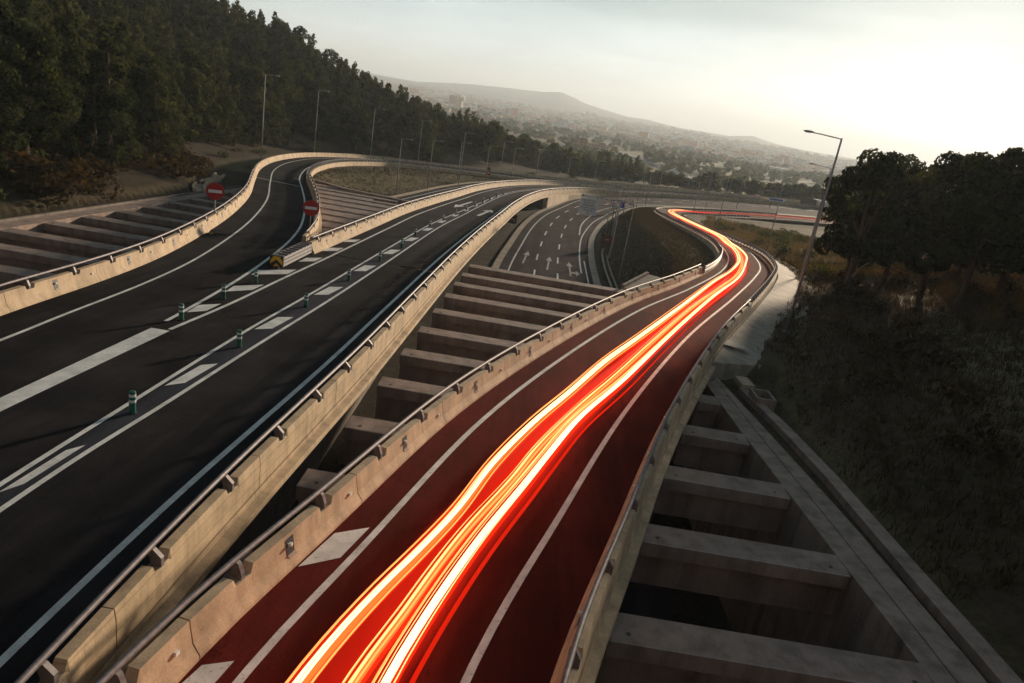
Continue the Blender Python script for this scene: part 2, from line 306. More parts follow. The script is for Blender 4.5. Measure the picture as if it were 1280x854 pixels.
def vol_emit(name, c, s):
    m = bpy.data.materials.new(name); m.use_nodes = True; t = m.node_tree; t.nodes.clear(); o = t.nodes.new('ShaderNodeOutputMaterial')
    e = t.nodes.new('ShaderNodeEmission'); e.inputs[0].default_value = (*c, 1); e.inputs[1].default_value = s
    t.links.new(e.outputs[0], o.inputs['Volume']); return m

# terrain material driven by a cover colour attribute
def terrain_mat():
    m, t, b = newmat('ground_cover'); at = t.nodes.new('ShaderNodeAttribute'); at.attribute_name = 'cover'
    v = objv(t); n1 = noise(t, .12, 8, .7, v); n2 = noise(t, 3, 6, .8, v); n3 = noise(t, .6, 6, .75, v, .5)
    a = ramp(t, n1.outputs[0], [(.3, (.7, .74, .74)), (.7, (1.25, 1.22, 1.2))]).outputs[0]
    g = ramp(t, n2.outputs[0], [(.3, (.55, .57, .55)), (.7, (1.4, 1.4, 1.4))]).outputs[0]
    h = ramp(t, n3.outputs[0], [(.35, (.7, .73, .7)), (.6, (1.15, 1.13, 1.1))]).outputs[0]
    x = mixc(t, 1., at.outputs['Color'], a, 'MULTIPLY'); x = mixc(t, 1., x, g, 'MULTIPLY'); x = mixc(t, 1., x, h, 'MULTIPLY')
    t.links.new(x, b.inputs['Base Color']); b.inputs['Roughness'].default_value = .95; b.inputs['Specular IOR Level'].default_value = .1
    bump(t, b, n2.outputs[0], .8, .12); return m
M['terrain'] = terrain_mat()

# ------------------------------------------------------------------ terrain
def seg_dist(px, py, poly, closed=False):
    """distance to polyline, signed side (+ right), and fractional index"""
    best = np.full(px.shape, 1e12); side = np.zeros(px.shape); idx = np.zeros(px.shape)
    P = np.array(poly, float); n = len(P) if closed else len(P)-1
    for i in range(n):
        a = P[i]; b = P[(i+1) % len(P)]; d = b-a; l2 = d@d
        t = np.clip(((px-a[0])*d[0]+(py-a[1])*d[1])/l2, 0, 1)
        qx = px-a[0]-t*d[0]; qy = py-a[1]-t*d[1]; q = qx*qx+qy*qy; m = q < best
        best = np.where(m, q, best); side = np.where(m, np.sign(d[1]*qx-d[0]*qy), side); idx = np.where(m, i+t, idx)
    return np.sqrt(best), side, idx
def inside(px, py, poly):
    c = np.zeros(px.shape, bool); P = poly; j = len(P)-1
    for i in range(len(P)):
        xi, yi = P[i]; xj, yj = P[j]
        m = ((yi > py) != (yj > py)) & (px < (xj-xi)*(py-yi)/((yj-yi) if yj != yi else 1e-9)+xi); c ^= m; j = i
    return c
TL = [(-40.2,-90),(-40.2,50),(-41,88),(-48,108),(-52.5,132),(-54,152),(-52,173),(-45,192),(-33,206),(-15,222),(5,240),(26,258),(60,281),(120,325),(240,415)]
TLrise = [62,62,60,55,50,44,38,32,24,12,3,-5,-10,-13,-14]
TR = [(15.6,-90),(15.6,41),(18,48),(21.5,56),(25,66),(29.5,76),(34.5,88),(38,100),(39.8,115),(39,130),(37.6,145),(37,160),(38,174),(43,188),(52,198),(66,211),(88,228),(120,248),(205,300),(320,370)]
TRrise = [9,9,9,9,9,9,9,8.5,6,4,1.5,.6,.3,0,0,0,0,0,0,0]
CUT = [(-37.7,-60),(-37.7,112),(-34,118),(-31.5,126),(-28.2,143),(-22.5,172),(-16.8,192),(-8,207),(2,219.5),(15,231),(30,245.5),(48,261),(104,298.5),(260,410),
       (300,395),(112,268),(68,235),(45.5,217),(30.8,200),(22.8,184),(18.5,171),(16.6,162),(14.6,151.5),(13,141),(12,130),(11.6,119),(12.2,106),(12.8,90),(12.8,-60)]
SKYL = [(-80, 1),(-40, .8),(-15.2, .2),(-10, .15),(-6, .6),(-3, .8),(-.8, .9),(.5, 1.12),(1.3, .95),(2.4, .6),(4, .38),(5.5, .2),(7, .22),(9.5, .0),(13, .02),(14.6, .32),(16, .05),(18, -.15),(20, -.3),(26, -.2),(34, 0),(80, .8)]
def vnoise(x, y, s, seed=0):
    r = np.random.default_rng(seed); a = np.zeros_like(x)
    for k in range(6):
        th = r.uniform(0, 6.28); f = s*(1+.6*k); a = a+np.sin((x*np.cos(th)+y*np.sin(th))*f+r.uniform(0, 6.28))/(1+.5*k)
    return a/3
def ground(x, y):
    x = np.asarray(x, float); y = np.asarray(y, float); r = np.hypot(x, y); az = np.degrees(np.arctan2(x, y))
    U = zU(x, y)-.75; U = np.where((x > 12) & (y < 46), zU(x, y)-1.55, U); U = np.where((x < -37.5) & (y < 100), zU(x, y)-1.3, U)
    d, s, i = seg_dist(x, y, TL); rise = np.interp(i, range(len(TLrise)), TLrise); left = s < 0
    dd = np.where(left, d, 0)
    base = np.interp(i, range(len(TL)), [float(zU(*p))-.9 for p in TL])
    tt = np.clip(dd/110, 0, 1); hl = base+rise*(tt*tt*(3-2*tt)*.75+.25*tt)+vnoise(x, y, .06, 1)*np.clip(dd/20, 0, 1)*1.0
    hl = hl-np.clip(dd-110, 0, 1e9)*.10
    d2, s2, i2 = seg_dist(x, y, TR); rise2 = np.interp(i2, range(len(TRrise)), TRrise); right = s2 > 0
    base2 = np.interp(i2, range(len(TR)), [float(zU(*p))-1.1 for p in TR])
    t2 = np.clip(d2/60, 0, 1); hr = base2+rise2*np.sin(t2*math.pi/2)+vnoise(x, y, .25, 2)*.25*np.clip(d2/6, 0, 1)*np.clip(rise2/5,0.2,1)
    z = np.where(left, np.minimum(hl, np.where(dd < 3, U+dd*2-.3, 1e9)), np.where(right, hr, U))
    # the cutting in which the lower motorway runs
    dc, _, _ = seg_dist(x, y, CUT, True); ins = inside(x, y, CUT)
    sl = np.where(x < (y-100)*.15-6, np.interp(y, [105, 113, 122, 135], [20, 3, .8, .42]), np.interp(y, [66, 69, 80, 95, 120], [25, 3.5, 1.6, .8, .46]))
    z = np.where(ins, -9.62, np.minimum(z, np.where(r < 330, -9.62+dc*sl+.02, 1e9)))
    # the valley beyond
    zv = np.interp(r, [300, 450, 620, 900, 1500, 2600, 4000, 5200, 6200, 7600, 8400, 12000], [-10.5, -19, -27, -28, -38, -47, -34, -12, 8, 0, 0, 0])
    el = np.interp(az, [p[0] for p in SKYL], [min(p[1], 2) for p in SKYL]); ridge = 11.5+7600*np.tan(np.radians(el))
    zh = ridge*np.clip((r-5600)/2000, 0, 1)**1.3; zh = zh*(1+.05*vnoise(x, y, .002, 5))-np.clip(r-8200, 0, 1e9)*.02
    zv = zv+vnoise(x, y, .006, 3)*np.clip((r-500)/800, 0, 1)*4+zh
    k = np.clip((r-330)/230, 0, 1); k = k*k*(3-2*k)
    return z*(1-k)+zv*k
def build_terrain():
    azs = np.concatenate([np.linspace(-180, -70, 45)[:-1], np.linspace(-70, 62, 620), np.linspace(62, 180, 48)[1:-1]]); A = np.radians(azs)
    rs = np.concatenate([[.5, 2, 4], np.geomspace(6, 12000, 560)])
    RR, AA = np.meshgrid(rs, A, indexing='ij'); X = RR*np.sin(AA); Y = RR*np.cos(AA); Z = ground(X.ravel(), Y.ravel()).reshape(X.shape)
    nr, na = X.shape; V = np.stack([X, Y, Z], -1).reshape(-1, 3)
    i = np.arange(nr-1)[:, None]; j = np.arange(na)[None, :]; jn = (j+1) % na
    F = np.stack([(i*na+j), (i*na+jn), ((i+1)*na+jn), ((i+1)*na+j)], -1).reshape(-1, 4)[:, ::-1]
    me = bpy.data.meshes.new('ground'); me.vertices.add(len(V)); me.vertices.foreach_set('co', V.astype(np.float32).ravel())
    me.loops.add(len(F)*4); me.loops.foreach_set('vertex_index', F.astype(np.int32).ravel())
    me.polygons.add(len(F)); me.polygons.foreach_set('loop_start', np.arange(0, len(F)*4, 4, dtype=np.int32)); me.update(calc_edges=True); me.validate()
    me.polygons.foreach_set('use_smooth', [True]*len(me.polygons))
    x, y, z = V.T; r = np.hypot(x, y); C = np.zeros((len(V), 3))
    def mix(c, k):
        nonlocal C; k = k[:, None]; C = C*(1-k)+np.array(c)[None]*k
    C[:] = (.11, .085, .05)                                       # olive embankment turf
    nn = vnoise(x, y, .05, 8)
    mix((.15, .115, .06), np.clip(nn*1.2, 0, .8))
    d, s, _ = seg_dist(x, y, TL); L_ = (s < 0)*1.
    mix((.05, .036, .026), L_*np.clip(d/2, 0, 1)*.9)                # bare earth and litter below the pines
    mix((.22, .145, .07), L_*np.clip(vnoise(x, y, .12, 4)*2-.5, 0, 1)*(y > 120)*.8)
    d, s, i2 = seg_dist(x, y, TR); R_ = (s > 0)*1.
    mix((.095, .065, .043), R_*np.clip(d/1.5, 0, 1)*(y < 105))
    mix((.26, .21, .13), R_*(y < 115)*np.clip(1.5-np.abs(d-19)/8, 0, 1)*np.clip(vnoise(x, y, .18, 6)+.9, 0, 1)*.9)
    mix((.12, .085, .05), R_*(y >= 105)*.9*np.clip((y-105)/15, 0, 1)*np.clip(vnoise(x, y, .15, 16)+1.0, 0, 1))
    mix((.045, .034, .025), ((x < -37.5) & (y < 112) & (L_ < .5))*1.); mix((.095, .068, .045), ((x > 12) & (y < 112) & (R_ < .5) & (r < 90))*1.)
    ins = inside(x, y, CUT)*1.; mix((.055, .045, .034), ins*(r < 260)); mix((.10, .075, .045), (R_ < .5)*(x > 30)*(y > 95)*(r < 300)*(ins < .5)*.8); 
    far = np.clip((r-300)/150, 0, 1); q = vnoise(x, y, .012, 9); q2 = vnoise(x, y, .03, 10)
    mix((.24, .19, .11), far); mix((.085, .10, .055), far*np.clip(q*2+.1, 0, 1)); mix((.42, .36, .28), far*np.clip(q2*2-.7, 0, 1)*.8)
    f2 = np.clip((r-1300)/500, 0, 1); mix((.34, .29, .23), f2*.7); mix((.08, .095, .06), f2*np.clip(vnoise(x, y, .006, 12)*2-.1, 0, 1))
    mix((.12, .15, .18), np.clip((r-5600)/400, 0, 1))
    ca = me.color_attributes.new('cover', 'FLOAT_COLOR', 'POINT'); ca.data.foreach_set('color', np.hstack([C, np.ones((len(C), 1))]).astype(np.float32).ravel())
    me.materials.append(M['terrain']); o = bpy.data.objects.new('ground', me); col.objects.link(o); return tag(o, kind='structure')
build_terrain()
def gz(x, y): return float(ground(np.array([x]), np.array([y]))[0])

# ------------------------------------------------------------------ roads and their markings
def strip(name, a, b, zf, dz, mat, n=None, rows=2, kind='structure'):
    n = n or max(len(a), len(b)); a = resamp(a, n=n); b = resamp(b, n=n); m = MB()
    for i in range(n):
        for k in range(rows):
            p = a[i]+(b[i]-a[i])*k/(rows-1); m.v.append((p[0], p[1], float(zf(p[0], p[1]))+dz))
    for i in range(n-1):
        for k in range(rows-1): q = i*rows+k; m.f.append((q, q+1, q+rows+1, q+rows))
    m.m = [0]*len(m.f); o = m.build(name, mat); 
    if kind: tag(o, kind=kind)
    return o
A_in = off(AL, -1.85)                    # inner foot of the outer barrier of the left ramp
B_out = off(Br, 1.15)                    # inner foot of the right barrier of the middle road
A_rb = off(yclip(ARn, 56), .95)          # foot of the ramp's right barrier
B_lb = off(yclip(BL, 53.5), -1.15)
C_lb = off(CL, -1.0); C_rb = off(CR, np.interp(CR[:, 1], [100, 125, 160, 210], [1.65, 1.4, .9, .9]))
strip('road', yclip(A_in, -12, 56), yclip(B_out, -12, 56), zU, 0, M['asph'], rows=4)
strip('road', np.vstack([[[-23.0, 55.6]], yclip(A_in, 56.2)]), np.vstack([[[-17.2, 55.6]], A_rb]), zU, -.002, M['asph'], rows=3)
strip('road', np.vstack([[[-16.2, 55.6]], yclip(B_lb, 56.2)]), np.vstack([[[-6.2, 55.6]], yclip(B_out, 56.2)]), zU, -.002, M['asph'], rows=3)
strip('road', C_lb, C_rb, zC, 0, M['asph_red_spill'], rows=3)
strip('road', off(DL, -1.25), DE, zD, 0, M['asph_low'], rows=3)
elb = resamp(EL, n=300); err_ = off(resamp(np.vstack([[[-20, -12], [-20, 60]], off(B_lb, -.9)]), n=300), 0)
ep = yclip(off(B_lb, -.75), 100); strip('road', yclip(EL, 100), np.vstack([[[-17, 100]], ep[ep[:, 1] > 112]]), zD, -.03, M['asph_low'], rows=3)
strip('road', np.array([[-33.6, -12], [-33.6, 99.5]]), np.array([[-12, -12], [-12, 99.5]]), zD, -.04, M['asph_low'], n=20, rows=3)
# painted lines
def line(c, wd, zf, s0=None, s1=None, mat='paint', dz=.012):
    p = c if s0 is None else sub(c, s0, s1); return strip('road_marking', off(p, -wd/2), off(p, wd/2), zf, dz, M[mat])
def s_at_y(c, y): i = np.argmax(c[:, 1] >= y); return arclen(c)[i]
line(AL, .17, zU, 0, s_at_y(AL, 300)); line(yclip(ARn, 31.5, 250), .2, zU); line(Br, .19, zU, 0, s_at_y(Br, 300)); line(yclip(BL, 31.4, 300), .2, zU)
line(dbl, .17, zU); line(dbr, .17, zU)
strip('median_band', off(dbl, .12), off(dbr, -.12), zU, .006, M['asph_blue']); line(CL, .19, zC); line(CR, .19, zC)
line(DL, .22, zD); line(yclip(DRt, 100, 400), .22, zD); 
strip('road_marking', np.array([[8.55, 60], [8.5, 99], [8.55, 110]]), np.array([[8.75, 60], [8.7, 99], [8.75, 110]]), zD, .006, M['paint'])
fatl = resamp(np.array([[-16.3, -12], [-16.3, 5], [-16.2, 21.7], [-16.15, 31.2]]), n=30); fatr = resamp(np.array([[-15.6, -12], [-15.6, 5], [-15.5, 21.7], [-15.3, 31.2]]), n=30)
strip('road_marking', fatl, fatr, zU, .008, M['paint'])
def polymark(pts, zf, mat='paint', dz=.009):
    m = MB(); m.poly([(x, y, float(zf(x, y))+dz) for x, y in pts]); o = m.build('road_marking', M[mat]); return tag(o, kind='structure')
# chevron bars in the nose between ramp and road
def xa(c, y): return float(np.interp(y, c[:, 1], c[:, 0]))
for q in ([(-16.05,34.4),(-16.19,36.0),(-15.4,36.9),(-15.42,35.2)],[(-16.25,39.5),(-16.42,41.0),(-15.2,42.5),(-15.25,40.8)],[(-16.75,44.5),(-16.87,46.1),(-15.05,48.1),(-15.08,46.3)],
          [(-15.8,50.7),(-15.8,52.5),(-14.9,53.6),(-14.95,51.8)],[(-15.7,56.2),(-15.7,58),(-14.75,59),(-14.8,57.2)],[(-15.56,61.7),(-15.5,63.3),(-14.7,64.5),(-14.75,62.7)]):
    polymark(q[::-1], zU, dz=.014)
# broken bars in the median strip of the middle road
for y0 in np.arange(7.8, 160, 8.6):
    y0 = float(y0); xl, xr_ = xa(dbl, y0)+.22, xa(dbr, y0)-.22; w_ = max(.16, (xr_-xl)*.5); xm = (xl+xr_)/2
    polymark([(xm-w_, y0-.1), (xm+w_*.55, y0+.5), (xm+w_, y0+3.1), (xm-w_*.6, y0+2.6)], zU, dz=.016)
def arrow(x, y, ang, ln, wd, zf, side=0, mat='paint'):
    ca, sa = math.cos(ang), math.sin(ang)
    def P(u, v): return (x+u*ca+v*sa, y-u*sa+v*ca)       # ang clockwise from +y
    b = wd*.28
    polymark([P(-b/2, 0), P(b/2, 0), P(b/2, ln*.66), P(-b/2, ln*.66)], zf, mat)
    if side == 0: polymark([P(-wd/2, ln*.665), P(wd/2, ln*.665), P(0, ln)], zf, mat)
    if side == 2:
        polymark([P(-wd/2, ln*.665), P(wd/2, ln*.665), P(0, ln)], zf, mat)
        polymark([P(b/2+.02, ln*.18), P(wd*.9, ln*.18), P(wd*.9, ln*.30), P(b/2+.02, ln*.30)], zf, mat); polymark([P(wd*.92, ln*.06), P(wd*1.5, ln*.24), P(wd*.92, ln*.42)], zf, mat)
arrow(-10.9, 101.5, R(2)+math.pi, -0.01, .01, zU) if False else None
arrow(-9.9, 118, math.pi+R(6), 13, 1.5, zU); arrow(-7.3, 99.5, R(6), 11, 1.6, zU)
arrow(-.35, 101, R(3), 9.5, .95, zD, 0, 'paint_old'); arrow(3.1, 99.5, R(2), 9.5, .95, zD, 0, 'paint_old'); arrow(6.3, 98, R(0), 9.5, .9, zD, 2, 'paint_old')
for o_ in (3.2, 6.4):
    c = off(yclip(DL, 188, 380), o_); s_ = 1.
    while s_ < arclen(c)[-1]-5: line(c, .24, zD, s_, s_+4.6); s_ += 11.3
for c in (crv([(1.3,70),(1.5,103.8),(1.93,116.1),(2.52,127.5),(3.4,138.5),(4.4,147.9),(5.75,156.7),(7.4,165),(9.24,172.9),(13,186)]), crv([(4.5,70),(4.57,103.2),(4.85,115.7),(5.32,126.7),(6.05,137.6),(7,146.7),(8.25,155.2),(9.8,163.8),(12,172),(16,183)])):
    s_ = 1.
    while s_ < arclen(c)[-1]-5: line(c, .24, zD, s_, s_+4.6); s_ += 11.3
line(crv([(8.8,134),(9.6,146),(10.9,155),(12.4,163),(14.3,171.9),(17.8,182.5),(22,194),(30.4,207)]), .25, zD)
line(off(yclip(EL, 120, 380), 1.2), .25, zD); line(off(yclip(EL, 200, 380), 8.6), .25, zD)
strip('median', off(yclip(DE, 207, 372), 1.0), off(yclip(DE, 207, 372), 2.2), zD, .15, M['conc'])
# painted lozenges and grating on the shoulder of the ramp
polymark([(-4.25, 15.35), (-3.82, 17.05), (-3.0, 17.62), (-3.38, 16.0)], zC); polymark([(-5.45, 10.2), (-5.0, 11.75), (-4.45, 12.0), (-4.72, 10.6)], zC)
for i, yj in enumerate((95.2,)):
    strip('road_marking', np.array([[-38.6, 100.8], [-31.2, 98.3]]), np.array([[-38.6, 101.2], [-31.2, 98.7]]), zU, .004, M['paint_old'], n=8)

# ------------------------------------------------------------------ barriers
def frame_at(c, s):
    S = arclen(c); p = np.array([np.interp(s, S, c[:, 0]), np.interp(s, S, c[:, 1])]); q = np.array([np.interp(s+.2, S, c[:, 0]), np.interp(s+.2, S, c[:, 1])]); 
    if s+.2 > S[-1]: q = p; p0 = np.array([np.interp(s-.2, S, c[:, 0]), np.interp(s-.2, S, c[:, 1])]); t = (q-p0)
    else: t = q-p
    t = t/np.linalg.norm(t); return p, t
def barrier(name, label, c, side, zf, s0, s1, seg=7.2, rail=True, deck=1.1, rail_end=None, rail_out=.45, mat_in='conc', notch=True, cat='barrier', grp=None, maxseg=95):
    """c = inner foot line; side=+1: structure extends to the right of the line"""
    p0, t0 = frame_at(c, s0); root = empty(name, (p0[0], p0[1], float(zf(*p0)))); ox, oy, oz = root.location
    tag(root, label, cat, grp)
    S1 = min(s1, arclen(c)[-1]-.3); nseg = min(maxseg, max(1, int(round((S1-s0)/seg)))); seg = (S1-s0)/nseg; half = seg/2
    brk = [seg*.25, seg*.75]; refl = MB()
    for k in range(nseg):
        a = s0+k*seg+.018; b = s0+(k+1)*seg-.018; ss = set(np.linspace(a, b, 7))
        if notch:
            for q in brk:
                for e in (-.36, -.26, .26, .36): ss.add(s0+k*seg+q+e)
        rings = []
        for s in sorted(ss):
            p, t = frame_at(c, s); n = np.array([t[1], -t[0]])*side; z = float(zf(p[0], p[1]))-oz
            low = notch and any(abs(s-(s0+k*seg+q)) < .28 for q in brk); h = .66 if low else .86
            prof = [(0, -.05), (.01, .09), (.17, .32), (.24, .66 if low else .70), (.26, h), (.50, h), (.54, .60), (.55, -.12)]
            prof += [(.0, -.14)]
            rings.append([(p[0]+n[0]*u-ox, p[1]+n[1]*u-oy, z+v) for u, v in prof])
        m = MB(); m.sweep(rings); m.build('barrier_segment', M[mat_in], root)
        # drain recess and reflector on the traffic face
        p, t = frame_at(c, s0+k*seg+seg*.5); n = np.array([t[1], -t[0]])*side; z = float(zf(p[0], p[1]))-oz
        P = Vector((p[0]-ox, p[1]-oy, z)); T = Vector((t[0], t[1], 0)); N = Vector((n[0], n[1], 0)); U = Vector((0, 0, 1))
        if k < 24:
            r_ = MB(); nn_ = (N*.38+U*.07).normalized(); ctr = P+N*.212+U*.53
            r_.prism([(-.16, -.2), (.16, -.2), (.16, .22), (-.16, .22)], ctr, T, (U*.985+N*.17).normalized(), N, .03); o = r_.build('drain_recess', M['dark'], root)
            r_ = MB(); r_.box((ctr.x-N.x*.03-T.x*.03, ctr.y-N.y*.03-T.y*.03, ctr.z+.06), (.1, .1, .07)); r_.build('reflector', M['band'], o)
            r_ = MB(); r_.prism([(-.16, 0), (.16, 0), (.24, -.19), (-.08, -.19)], P+N*.155+U*.34, T, (U*.9+N*.3).normalized(), N, .02); r_.build('drain_lip', M['conc_apron'], root)
            p2, t2 = frame_at(c, s0+k*seg+seg*.93); n2 = np.array([t2[1], -t2[0]])*side
            r_ = MB(); r_.box((p2[0]+n2[0]*.2-ox, p2[1]+n2[1]*.2-oy, float(zf(*p2))-oz+.5), (.11, .11, .09), math.atan2(t2[1], t2[0])); r_.build('reflector', M['band'], root)
    if deck >= .2:
        rings = []
        for s in np.arange(s0, S1, 1.4):
            p, t = frame_at(c, s); n = np.array([t[1], -t[0]])*side; z = float(zf(p[0], p[1]))-oz
            rings.append([(p[0]+n[0]*u-ox, p[1]+n[1]*u-oy, z+v) for u, v in ((.02, -.15), (.59, -.15), (.60, -deck*.7), (.86, -deck*.76), (.88, -deck-.1), (-.3, -deck-.1), (-.3, -.15))])
        m = MB(); m.sweep(rings); m.build('deck_edge', M['conc_board'], root)
    if rail:
        re = rail_end or S1; pts = []
        for s in np.arange(s0+.1, re, .8):
            p, t = frame_at(c, s); n = np.array([t[1], -t[0]])*side
            pts.append((p[0]+n[0]*rail_out-ox, p[1]+n[1]*rail_out-oy, float(zf(p[0], p[1]))-oz+1.14))
        m = MB(); m.tube(pts, .066, 10); rl = m.build('rail', M['rail'], root, smooth=True)
        sl = MB()
        for k in range(nseg):
            for q in brk:
                s = s0+k*seg+q
                if s > re or 2*k > 98: continue
                p, t = frame_at(c, s); n = np.array([t[1], -t[0]])*side; z = float(zf(p[0], p[1]))-oz
                m = MB(); m.prism([(.53, .655), (.27, .655), (.27, .80), (rail_out-.09, 1.04), (rail_out, 1.10), (rail_out+.06, 1.07), (.53, .88)], Vector((p[0]-ox, p[1]-oy, z)), Vector((n[0], n[1], 0)), Vector((0, 0, 1)), Vector((t[0], t[1], 0)), .12)
                m.build('bracket', M['rail'], root)
    return root
barrier('concrete_barrier', 'long cream concrete barrier with steel rail on the far left edge of the left ramp', A_in, -1, zU, s_at_y(A_in, 8), s_at_y(A_in, 100), grp='concrete barriers')
barrier('concrete_barrier', 'cream concrete barrier without rail curving round the far top of the left ramp', A_in, -1, zU, s_at_y(A_in, 100)+.05, s_at_y(A_in, 330), rail=False, notch=False, deck=.3, grp='concrete barriers')
barrier('concrete_barrier', 'cream concrete barrier on the right of the left ramp above the ribbed trench cover', A_rb, 1, zU, .2, s_at_y(A_rb, 108), deck=1.2, grp='concrete barriers')
barrier('concrete_barrier', 'cream concrete barrier with rail left of the middle road, starting behind the crash cushion', B_lb, -1, zU, .2, s_at_y(B_lb, 330), deck=1.2, grp='concrete barriers')
barrier('concrete_barrier', 'board-marked concrete barrier with steel rail on the right of the middle road', B_out, 1, zU, s_at_y(B_out, 4), s_at_y(B_out, 330), deck=.42, rail_out=.28, mat_in='conc_board', grp='concrete barriers')
barrier('concrete_barrier', 'concrete barrier glowing orange on the left of the red-lit ramp', C_lb, -1, zC, s_at_y(C_lb, 4), s_at_y(C_lb, 78), deck=1.15, grp='concrete barriers')
barrier('concrete_barrier', 'concrete barrier with rail on the right of the red-lit ramp beside the ladder of beams', C_rb, 1, zC, s_at_y(C_rb, 3), s_at_y(C_rb, 60), deck=.7, rail_out=.34, mat_in='conc_board', grp='concrete barriers')

def guard(label, c, zf, s0, s1, side, sp=1.9, curb=True, rails=1, grp='guard rails', maxp=98):
    p0, _ = frame_at(c, s0); root = empty('guard_rail', (p0[0], p0[1], float(zf(*p0)))); ox, oy, oz = root.location; tag(root, label, 'guard rail', grp)
    S1 = min(s1, arclen(c)[-1]-.3); rings = []; rc = []
    hs_ = [.62] if rails == 1 else [.45, .85]
    for hh in hs_:
        rings = []
        for s in np.arange(s0, S1, 1.):
            p, t = frame_at(c, s); n = np.array([t[1], -t[0]])*side; z = float(zf(p[0], p[1]))-oz
            rings.append([(p[0]+n[0]*u-ox, p[1]+n[1]*u-oy, z+hh+v) for u, v in ((0, -.15), (-.07, -.10), (-.07, -.05), (0, 0), (-.07, .05), (-.07, .10), (0, .15), (.02, .15), (.02, -.15))])
        m = MB(); m.sweep(rings); m.build('rail_beam', M['steel'], root)
    if curb:
        rings = []
        for s in np.arange(s0, S1, 1.5):
            p, t = frame_at(c, s); n = np.array([t[1], -t[0]])*side; z = float(zf(p[0], p[1]))-oz
            rings.append([(p[0]+n[0]*u-ox, p[1]+n[1]*u-oy, z+v) for u, v in ((.0, -.7), (.0, .16), (.45, .16), (.47, -.7))])
        m = MB(); m.sweep(rings); m.build('concrete_kerb', M['conc'], root)
    n_ = min(maxp, int((S1-s0)/sp)); first = None
    for k in range(n_):
        s = s0+.3+k*(S1-s0-.5)/n_; p, t = frame_at(c, s); n = np.array([t[1], -t[0]])*side; z = float(zf(p[0], p[1]))-oz
        if first is None:
            m = MB(); m.box((0, 0, .42), (.14, .12, .86 if rails == 1 else 1.2)); m.box((0, -.1, .62), (.12, .16, .22)); first = m.build('post', M['steel'], root); o = first
        else: o = first.copy(); col.objects.link(o); o.parent = root
        o.location = (p[0]+n[0]*.14-ox, p[1]+n[1]*.14-oy, z); o.rotation_euler = (0, 0, math.atan2(t[1], t[0])+(math.pi if side < 0 else 0)+0)
    return root
guard('steel guard rail with close posts on the outside of the bend of the red-lit ramp', C_rb, zC, s_at_y(C_rb, 60)+.2, s_at_y(C_rb, 60)+165, 1, 1.7)
guard('double steel rail on the inside of the bend of the red-lit ramp', C_lb, zC, s_at_y(C_lb, 78)+.2, s_at_y(C_lb, 104), -1, 2.0, rails=2)
guard('steel guard rail with close posts above the grassy slope left of the far red-lit ramp', C_lb, zC, s_at_y(C_lb, 104)+.1, s_at_y(C_lb, 104)+150, -1, 1.6)
guard('steel guard rail with close posts along the inside of the curving left ramp', A_rb, zU, s_at_y(A_rb, 108)+.2, s_at_y(A_rb, 108)+160, 1, 1.7)

# ------------------------------------------------------------------ trench: walls and concrete struts
def wallrun(name, label, pts_in, pts_out, zt, zb, mat, cat='wall'):
    o0 = pts_in[0]; root = None; m = MB(); rings = []
    n = max(len(pts_in), len(pts_out)); a = resamp(np.array(pts_in, float), n=40); b = resamp(np.array(pts_out, float), n=40)
    for p, q in zip(a, b): rings.append([(p[0], p[1], zb), (p[0], p[1], float(zU(*p))+zt), (q[0], q[1], float(zU(*q))+zt), (q[0], q[1], zb)])
    m.sweep(rings); o = m.build(name, M[mat]); return tag(o, label, cat)
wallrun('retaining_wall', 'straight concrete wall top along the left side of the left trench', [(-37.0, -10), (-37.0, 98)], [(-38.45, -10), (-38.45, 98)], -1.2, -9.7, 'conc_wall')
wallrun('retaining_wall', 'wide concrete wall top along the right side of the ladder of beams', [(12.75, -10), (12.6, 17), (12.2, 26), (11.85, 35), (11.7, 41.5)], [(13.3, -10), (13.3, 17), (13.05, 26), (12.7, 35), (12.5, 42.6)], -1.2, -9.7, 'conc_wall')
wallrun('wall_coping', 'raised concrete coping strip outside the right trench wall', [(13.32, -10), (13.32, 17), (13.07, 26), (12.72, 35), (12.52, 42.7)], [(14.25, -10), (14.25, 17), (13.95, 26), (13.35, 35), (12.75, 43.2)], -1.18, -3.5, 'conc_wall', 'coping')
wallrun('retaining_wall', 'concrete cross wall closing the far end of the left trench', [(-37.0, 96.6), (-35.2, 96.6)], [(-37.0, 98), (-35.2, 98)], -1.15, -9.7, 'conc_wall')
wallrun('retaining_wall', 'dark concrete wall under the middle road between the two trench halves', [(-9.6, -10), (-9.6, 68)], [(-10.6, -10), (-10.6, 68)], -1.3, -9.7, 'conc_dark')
wallrun('drain_kerb', 'long concrete kerb on the far side of the earth channel at the right', [(14.75, -10), (14.75, 17), (14.65, 21), (14.6, 30), (14.3, 36), (13.75, 41.8)], [(15.45, -10), (15.45, 17), (15.35, 21), (15.25, 30), (14.95, 36), (14.25, 42.1)], -1.2, -3.6, 'conc_beam', 'kerb')
wallrun('drain_kerb', 'thin concrete kerb running outside the left trench wall', [(-38.75, -10), (-38.75, 98)], [(-39.0, -10), (-39.0, 98)], -1.1, -6.5, 'conc_dark', 'kerb')
ORD = ['nearest', 'second', 'third', 'fourth', 'fifth', 'sixth', 'seventh', 'eighth', 'ninth', 'tenth', 'eleventh', 'twelfth', 'thirteenth', 'fourteenth', 'fifteenth', 'sixteenth', 'seventeenth', 'eighteenth', 'nineteenth', 'twentieth'] + ['twenty-'+q for q in ('first', 'second', 'third', 'fourth', 'fifth', 'sixth', 'seventh', 'eighth', 'ninth')]
